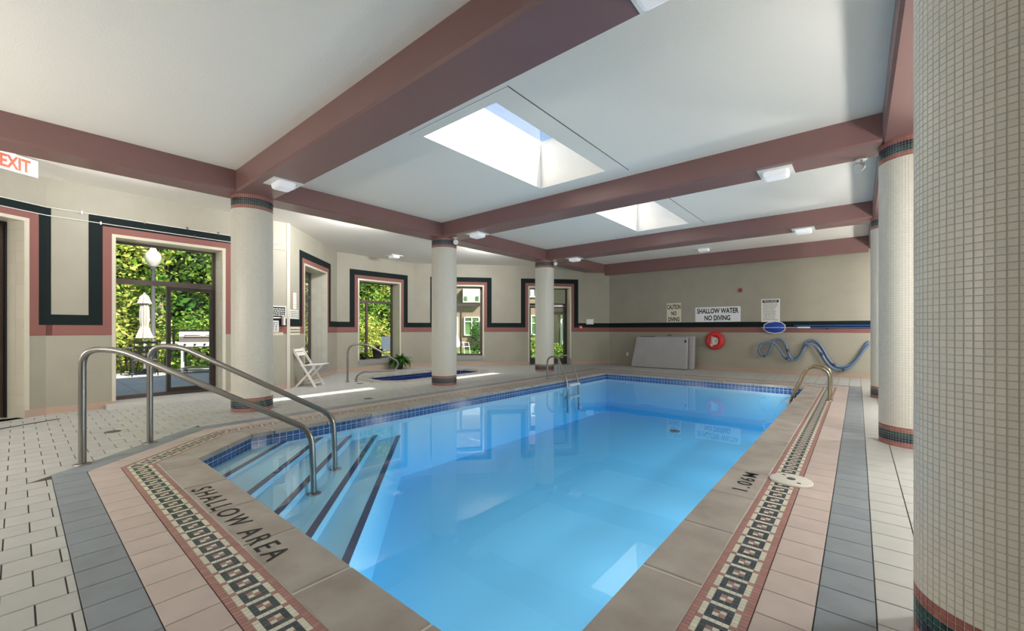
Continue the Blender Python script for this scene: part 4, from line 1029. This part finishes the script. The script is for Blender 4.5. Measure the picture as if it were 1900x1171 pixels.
# ------------------------------------------------------------------ potted plants
def leafblade(mb, base, az, L, wd, lift, droop, mi=0, n=5):
    d = Vector((math.cos(az), math.sin(az), 0)); s = Vector((-d.y, d.x, 0)); vs = []
    for i in range(n + 1):
        t = i / n; p = Vector(base) + d * (L * t * math.cos(lift) ) + Vector((0, 0, L * (math.sin(lift) * t - droop * t * t))); ww = wd * math.sin(math.pi * min(.97, .12 + t * .86)) / 2
        vs += [p - s * ww, p + s * ww + Vector((0, 0, .003))]
    mb.add(vs, [(2 * i, 2 * i + 1, 2 * i + 3, 2 * i + 2) for i in range(n)], mi, True)
def pot(x, y, z, r0, r1, h, name, lab, leaves, L, wd, lift, droop, lm, seed, potm='pot'):
    random.seed(seed); e = tag(empty(name, (x, y, z)), lab, 'plant', 'potted plants by the bay window')
    mb = MB(); mb.lathe([(r0, 0), (r1, h), (r1 + .012, h), (r1 + .012, h + .03), (r1 - .006, h + .03), (r1 - .01, h - .02)], (x, y, z), 18); pt = part('pot', mb, potm, e)
    mb = MB(); mb.lathe([(r1 - .008, h - .02), (0, h - .01)], (x, y, z), 14); part('soil', mb, 'soil', pt)
    mb = MB()
    for k in range(leaves): leafblade(mb, (x + random.uniform(-.03, .03), y + random.uniform(-.03, .03), z + h), random.uniform(0, 6.283), L * random.uniform(.7, 1.1), wd * random.uniform(.8, 1.2), lift + random.uniform(-.35, .35), droop * random.uniform(.6, 1.3))
    tag(part('foliage', mb, lm, e), kind='stuff')
pot(-10.62, 7.40, 0, .10, .13, .2, 'potted_palm', 'bushy green potted palm standing on the floor beside the bay window', 130, .60, .08, 1.0, .9, 'leafd', 1)
pot(-11.2, 7.02, .313, .11, .15, .26, 'potted_plant', 'dark pot with sparse upright leaves on the bay window sill', 14, .34, .03, 1.0, .35, 'leafd', 2)
pot(-11.18, 6.55, .313, .06, .09, .1, 'potted_plant', 'low leafy green plant on the bay window sill', 40, .24, .09, .7, .5, 'leaf', 3)

# ------------------------------------------------------------------ outdoors
mb = MB(); mb.add([(-60, -40, -.03), (20, -40, -.03), (20, 60, -.03), (-60, 60, -.03)], [(0, 1, 2, 3)])
# keep the ground out of the pool hall
mb = MB(); plan_mesh(mb, [(-60, -40), (30, -40), (30, 60), (-60, 60)], [[fS.w(0, .2, 0)[:2], fB.w(0, .2, 0)[:2], fB.w(fB.L, .2, 0)[:2], fF.w(0, .2, 0)[:2], fF.w(fF.L, .2, 0)[:2], (-6.3, 13.4), (XR + .2, 13.4), (XR + .2, -2.4)][::-1]], -.04)
structure(top('ground', mb, 'lawn'), 'sunlit lawn around the building', 'ground')
mb = MB()
plan_mesh(mb, [(-16.2, -8), (-8.9, -8), (-8.9, 3.4), (-11.15, 5.6), (-11.15, 8.3), (-6.2, 13.4), (-6.2, 15.2), (-11.5, 14.6), (-16.2, 14)], [], -.03)
patio = structure(top('patio', mb, 'patio'), 'pale patio outside the sliding door', 'patio')
# patio paving stones near the door, large enough to tell apart
pm = None
for i in range(-3, 9):
    for j in range(0, 13):
        x1 = -9.3 - j * .5; y0 = .0 + i * .5
        if pm is None: t = MB(); t.prism([(-.245, -.245), (.245, -.245), (.245, .245), (-.245, .245)], -.02, .0, 0, False); pm = t.mesh('paving_slab', 'patio')
        obj('paving_slab', pm, patio, (x1 - .25, y0 + .25, -.008))
# trees
def tree(name, x, y, h, r, leaves, lm, lab, seed, base=.2, lsz=.16, trunk=True, grp='trees beyond the patio'):
    random.seed(seed); e = tag(empty(name, (x, y, -.04)), lab, 'tree', grp)
    clumps = []
    nc = 18
    for k in range(nc):
        zz = base + (h - base) * (k + .5) / nc; rr = r * (0.75 + .35 * math.sin(math.pi * (k + .5) / nc)) ; a = random.uniform(0, 6.283); q = rr * math.sqrt(random.random())
        clumps.append((x + q * math.cos(a), y + q * math.sin(a), zz, r * random.uniform(.45, .7)))
    mb = MB()
    for k in range(leaves):
        cx, cy, cz, cr = random.choice(clumps)
        d = Vector((random.gauss(0, 1), random.gauss(0, 1), random.gauss(0, .8))).normalized() * cr * random.uniform(.75, 1.05)
        p = Vector((cx, cy, max(.05, cz + d.z))) + Vector((d.x, d.y, 0)); s = lsz * random.uniform(.6, 1.3)
        u = Vector((random.gauss(0, 1), random.gauss(0, 1), random.gauss(0, .6))).normalized(); v = u.orthogonal().normalized(); v = (Matrix.Rotation(random.uniform(0, 6.28), 3, u) @ v)
        mb.add([p - u * s * .55, p + v * s * .28, p + u * s * .55, p - v * s * .28], [(0, 1, 2, 3)])
    tag(part('crown', mb, lm, e), kind='stuff')
    if trunk:
        mb = MB(); pts = [(x, y, -.04), (x + random.uniform(-.1, .1), y + random.uniform(-.1, .1), h * .4), (x + random.uniform(-.3, .3), y + random.uniform(-.3, .3), h * .8)]
        mb.tube(catmull(pts, 4), [.10, .095, .09, .085, .08, .07, .06, .05, .04], 7)
        for q in range(5):
            a = random.uniform(0, 6.28); z = h * random.uniform(.3, .7); mb.tube([(x, y, z), (x + r * .8 * math.cos(a), y + r * .8 * math.sin(a), z + r * .7)], [.035, .012], 5)
        part('trunk', mb, 'bark', e)
TREES = [(-16.9, -1.0, 6, 1.5), (-16.6, 1.3, 6.2, 1.5), (-17.2, 3.2, 6.8, 1.6), (-16.8, 5.0, 6.4, 1.5), (-17.4, 6.9, 6.6, 1.6), (-17.0, 8.8, 6.2, 1.5), (-17.3, 10.7, 6.8, 1.6), (-16.9, 12.6, 6.2, 1.5)]
NM = ['beyond the patio left of the lamp post', 'directly behind the closed umbrella', 'behind the lamp post globe', 'behind the barbecue grill', 'seen through the narrow bay window', 'between the two bay windows', 'filling the bay window behind the spa', 'at the edge of the bay window behind the spa', 'beside the courtyard house']
for i, (x, y, h, r) in enumerate(TREES):
    tree('tree', x - .9, y, h, r, 6500, ['leaf', 'leafy', 'leaf'][i % 3], ('tall leafy tree ' if i % 3 != 1 else 'yellowing leafy tree ') + NM[i], 20 + i)
for i, (x, y) in enumerate([(-20.5, -2.5), (-20, .6), (-20.6, 3.6), (-20.2, 6.8), (-20.6, 10)]):
    tree('tree', x, y, 9.5, 2.4, 11000, 'leafd', 'tall dark tree of the back row ' + ['nearest the entry door side', 'behind the umbrella tree', 'behind the lamp post tree', 'behind the narrow bay window tree', 'farthest toward the courtyard house'][i], 60 + i, base=.0, lsz=.36, grp='dark trees of the back row')
for i, (x, y) in enumerate([(-15.7, .4), (-15.8, 1.9), (-15.7, 3.4), (-15.9, 5.0), (-15.7, 7.9), (-15.6, 9.6)]):
    tree('shrub', x, y, 1.5, .75, 1500, 'leafy' if i % 2 else 'leaf', ['round green shrub', 'yellow green shrub'][i % 2] + ' at the patio edge ' + ['left of the umbrella', 'behind the umbrella', 'behind the lamp post', 'behind the grill', 'under the spa window', 'at the end of the spa window view'][i], 90 + i, base=.1, lsz=.12, trunk=False, grp='shrubs along the patio edge')
# lamp post
x, y, _ = at(284, 600, 11.7)
e = tag(empty('lamp_post', (x, y, -.03)), 'grey garden lamp post with white acorn globe', 'lamp post')
mb = MB(); mb.lathe([(.12, 0), (.12, .25), (.06, .32), (.045, 2.88), (.075, 2.91), (.075, 2.97)], (x, y, 0), 14); part('post', mb, 'greyd', e)
mb = MB(); mb.lathe([(.09, 2.97), (.17, 3.10), (.19, 3.22), (.165, 3.34), (.09, 3.42), (.075, 3.47), (.04, 3.53), (.0, 3.55)], (x, y, 0), 18); part('globe', mb, 'globe', e, 'white acorn globe')
# closed patio umbrella with table
x, y, _ = at(268, 600, 11.3)
e = tag(empty('patio_umbrella', (x, y, -.03)), 'closed cream patio umbrella outside the sliding door', 'umbrella')
mb = MB(); mb.tube([(x, y, 0), (x, y, 2.2)], .02, 8); part('pole', mb, 'wood', e)
mb = MB(); vs = []; N = 24
for (r, z) in ((.17, .96), (.125, 1.12), (.075, 1.28), (.098, 1.45), (.095, 1.7), (.075, 1.92), (.14, 1.90), (.075, 2.10), (.015, 2.17)):
    for k in range(N): q = 2 * math.pi * k / N; rr = r * (1 + (.14 if k % 2 else -.14)); vs.append((x + rr * math.cos(q), y + rr * math.sin(q), z))
mb.add(vs, [(i * N + k, i * N + (k + 1) % N, (i + 1) * N + (k + 1) % N, (i + 1) * N + k) for i in range(8) for k in range(N)], 0, False); part('canopy', mb, 'umbr', e)
mb = MB(); mb.lathe([(.22, 0), (.22, .05), (.04, .09), (.03, .3)], (x, y, -.02), 16); part('stand', mb, 'greyd', e)
tx, ty = x, y
e = tag(empty('patio_table', (tx, ty, -.03)), 'round dark patio table around the closed umbrella', 'table')
mb = MB(); mb.lathe([(.08, .68), (.42, .68), (.43, .70), (.42, .72), (.05, .72)], (tx, ty, 0), 20); part('tabletop', mb, 'greyd', e)
for k in range(4): a = .4 + k * math.pi / 2; mb = MB(); mb.tube([(tx + .12 * math.cos(a), ty + .12 * math.sin(a), .68), (tx + .35 * math.cos(a), ty + .35 * math.sin(a), -.02)], .015, 6); part('leg', mb, 'black', e)
def patio_chair(cx, cy, az, m, lab, grp, sc=1.0):
    e = tag(empty('patio_chair', (cx, cy, -.03)), lab, 'chair', grp); d = Vector((math.cos(az), math.sin(az), 0)); s = Vector((-d.y, d.x, 0)); O = Vector((cx, cy, -.02))
    Q = lambda u, v, z: tuple(O + d * u + s * v + Vector((0, 0, z)))
    for v in (-.24, .24):
        for u in (-.2, .22): mb = MB(); mb.tube([Q(u, v, .42), Q(u * 1.15, v * 1.05, 0)], .013, 6); part('leg', mb, m[0], e)
        mb = MB(); mb.tube([Q(-.2, v, .42), Q(-.24, v, .64), Q(.18, v, .62), Q(.22, v, .42)], .013, 6); part('armrest', mb, m[0], e)
    mb = MB(); vs = [Q(-.22, -.24, .42), Q(.24, -.24, .44), Q(.24, .24, .44), Q(-.22, .24, .42), Q(-.22, -.24, .44), Q(.24, -.24, .46), Q(.24, .24, .46), Q(-.22, .24, .44)]
    F6 = [(3, 2, 1, 0), (4, 5, 6, 7), (0, 1, 5, 4), (1, 2, 6, 5), (2, 3, 7, 6), (3, 0, 4, 7)]
    mb.add(vs, F6); part('seat', mb, m[1], e)
    mb = MB(); vs = [Q(-.20, -.22, .46), Q(-.20, .22, .46), Q(-.36, .22, .95), Q(-.36, -.22, .95), Q(-.225, -.22, .46), Q(-.225, .22, .46), Q(-.385, .22, .95), Q(-.385, -.22, .95)]
    if m[1] == 'white': mb.add(vs, F6); part('backrest', mb, m[1], e)
    else:
        for k in range(4):
            t0, t1 = k / 4 + .05, k / 4 + .16; mb = MB(); A = [Vector(v) for v in vs]
            mb.add([A[a].lerp(A[b], t) for (a, b, t) in ((0, 3, t0), (1, 2, t0), (1, 2, t1), (0, 3, t1), (4, 7, t0), (5, 6, t0), (5, 6, t1), (4, 7, t1))], F6); part('back_slat', mb, m[0], e)
        for v in (-.22, .22): mb = MB(); mb.tube([Q(-.2, v, .44), Q(-.37, v, .96)], .013, 6); part('back_post', mb, m[0], e)
g = 'dark metal chairs around the patio table'
patio_chair(tx - .25, ty - .62, 1.2, ('black', 'greyd'), 'dark metal patio chair on the far left of the umbrella table', g)
patio_chair(tx + .62, ty - .1, 3.1, ('black', 'greyd'), 'dark metal patio chair on the house side of the umbrella table', g)
patio_chair(tx + .15, ty + .65, -1.7, ('black', 'greyd'), 'dark metal patio chair between umbrella table and grill', g)
# barbecue
x, y, _ = at(372, 640, 11.6); zb = -.03
fq = Frame((x - .45 * .35, y - .55), (x + .45 * .35, y + .55))
e = tag(empty('barbecue_grill', (x, y, zb)), 'stainless barbecue grill with closed hood on the patio', 'grill')
mb = MB(); prof = [(-.24, .86), (-.24, 1.0), (-.17, 1.13), (-.02, 1.18), (.14, 1.16), (.22, 1.05), (.24, .86)]
n = len(prof); vs = [fq.w(s, p[0], p[1]) for s in (.12, fq.L - .12) for p in prof]; mb.add(vs, [(i, i + 1, n + i + 1, n + i) for i in range(n - 1)] + [tuple(range(n)), tuple(range(2 * n - 1, n - 1, -1))]); part('hood', mb, 'steelg', e)
mb = MB(); fq.box(mb, .12, fq.L - .12, -.25, .24, .70, .86); fq.box(mb, .14, fq.L - .14, -.2, .2, .12, .16); part('firebox', mb, 'steelg', e)
for (a, b) in ((-.25, .12), (fq.L - .12, fq.L + .25)): mb = MB(); fq.box(mb, a, b, -.22, .22, .82, .86); part('side_shelf', mb, 'white', e)
mb = MB(); fq.box(mb, .1, fq.L - .1, -.29, -.25, .73, .84); part('control_panel', mb, 'white', e)
for k in range(4):
    s = .25 + k * (fq.L - .5) / 3; mb = MB(); mb.lathe([(.03, 0), (.026, .03), (0, .03)], fq.w(s, -.29, .785), 12, ax=tuple((-fq.n).to_3d())); part('knob', mb, 'black', e)
for s in (.16, fq.L - .2):
    for nn in (-.2, .17): mb = MB(); fq.box(mb, s, s + .04, nn, nn + .04, -.03, .70); part('leg', mb, 'white', e)
mb = MB(); mb.tube([fq.w(.25, -.22, 1.04), fq.w(.25, -.30, 1.03), fq.w(fq.L - .25, -.30, 1.03), fq.w(fq.L - .25, -.22, 1.04)], .013, 8); part('hood_handle', mb, 'steel', e)
# white chairs seen past the spa and through the middle window
x, y, _ = at(722, 640, 15.0); patio_chair(x, y, -.4, ('white', 'white'), 'white patio chair outside the bay window behind the spa', 'white patio chairs')
x, y, _ = at(672, 640, 15.4); patio_chair(x, y, .6, ('greyd', 'white'), 'white and grey patio chair at the edge of the bay window', 'white patio chairs')
x, y, _ = at(858, 650, 18.5); patio_chair(x, y, .3, ('white', 'white'), 'white lounge chair on the lawn before the courtyard house', 'white patio chairs')
# courtyard house
q0, q1 = at(790, 640, 25.5), at(1032, 640, 25.5)
fH = Frame((q0[0], q0[1]), (q1[0], q1[1]))
e = tag(empty('house', fH.w(fH.L / 2, 0, -.04)), 'tan brick courtyard house with white framed windows', 'house')
mb = MB(); fH.box(mb, -3, fH.L, 0, 1, -.04, 7); part('wall', mb, 'brick', e)
def sx(px, d=25.5): return (px - 790) / 768 * d
def zy(py, d=25.5): return 1.2 + (611 - py) / 768 * d
def hwin(p0, p1, y0, y1, m, cols=2, mid=None):
    a, b, z0, z1 = sx(p0), sx(p1), zy(y1), zy(y0); mb = MB(); t = .07
    for (s0, s1, za, zb) in ((a, a + t, z0, z1), (b - t, b, z0, z1), (a, b, z0, z0 + t), (a, b, z1 - t, z1)) + tuple((a + (b - a) * k / cols - .03, a + (b - a) * k / cols + .03, z0, z1) for k in range(1, cols)): fH.box(mb, s0, s1, -.07, 0, za, zb)
    if mid: fH.box(mb, a, b, -.07, 0, zy(mid) - .03, zy(mid) + .03)
    wn = part('window', mb, 'white', e)
    for k in range(cols):
        mb = MB(); fH.box(mb, a + (b - a) * k / cols + .03, a + (b - a) * (k + 1) / cols - .03, -.03, -.01, z0 + t, z1 - t); part('pane', mb, m, wn)
hwin(861, 890, 588, 623, 'wglass', 2, 597); hwin(820, 850, 588, 623, 'wglass', 2, 597); hwin(976, 996, 585, 622, 'wglass', 2, 600); hwin(1002, 1030, 532, 562, 'curtain', 3); hwin(975, 995, 530, 552, 'curtain', 2)
mb = MB(); fH.box(mb, sx(860), sx(895), -.35, 0, zy(562), zy(534)); part('balcony', mb, 'curtain', e, 'pale glazed balcony')
for q in (863, 884): mb = MB(); fH.box(mb, sx(q), sx(q + 5), -.38, -.35, zy(558), zy(551)); part('balcony_opening', mb, 'wglass', e)
# house wing with a shaded porch
q2 = at(1028, 640, 22.5); q3 = at(1090, 640, 21); fW = Frame((q2[0], q2[1]), (q3[0], q3[1]))
e = tag(empty('house_wing', fW.w(.9, 0, -.04)), 'tan house wing with a shaded porch seen through the exit door', 'house')
mb = MB(); fW.box(mb, -.3, .25, 0, 1.2, -.04, 6); fW.box(mb, .25, 2.2, 0, 1.2, 2.1, 6); fW.box(mb, .25, 2.2, 1.1, 1.3, -.04, 2.1); part('wall', mb, 'brick', e)
mb = MB(); fW.box(mb, .35, .5, .1, .25, -.04, 2.1); part('pillar', mb, 'white', e); mb = MB(); fW.box(mb, .1, 2.2, -.3, 0, 1.98, 2.12); part('porch_beam', mb, 'door', e)
mb = MB(); fW.box(mb, .62, 1.0, 1.05, 1.1, 0, 1.9); part('door', mb, 'wglass', e)
x, y, _ = at(887, 650, 20.5); tree('shrub', x, y, 1.45, .38, 900, 'leafd', 'narrow dark evergreen shrub before the courtyard house', 120, base=.1, lsz=.11, trunk=False, grp='courtyard shrubs')
x, y, _ = at(1034, 660, 17.5); tree('shrub', x, y, .5, .3, 500, 'leaf', 'low leafy shrub outside the exit door', 121, base=.05, lsz=.12, trunk=False, grp='courtyard shrubs')
x, y, _ = at(983, 660, 17.0); tree('shrub', x, y, .8, .4, 700, 'leaf', 'leafy shrub outside the exit door beside the column', 122, base=.05, lsz=.12, trunk=False, grp='courtyard shrubs')
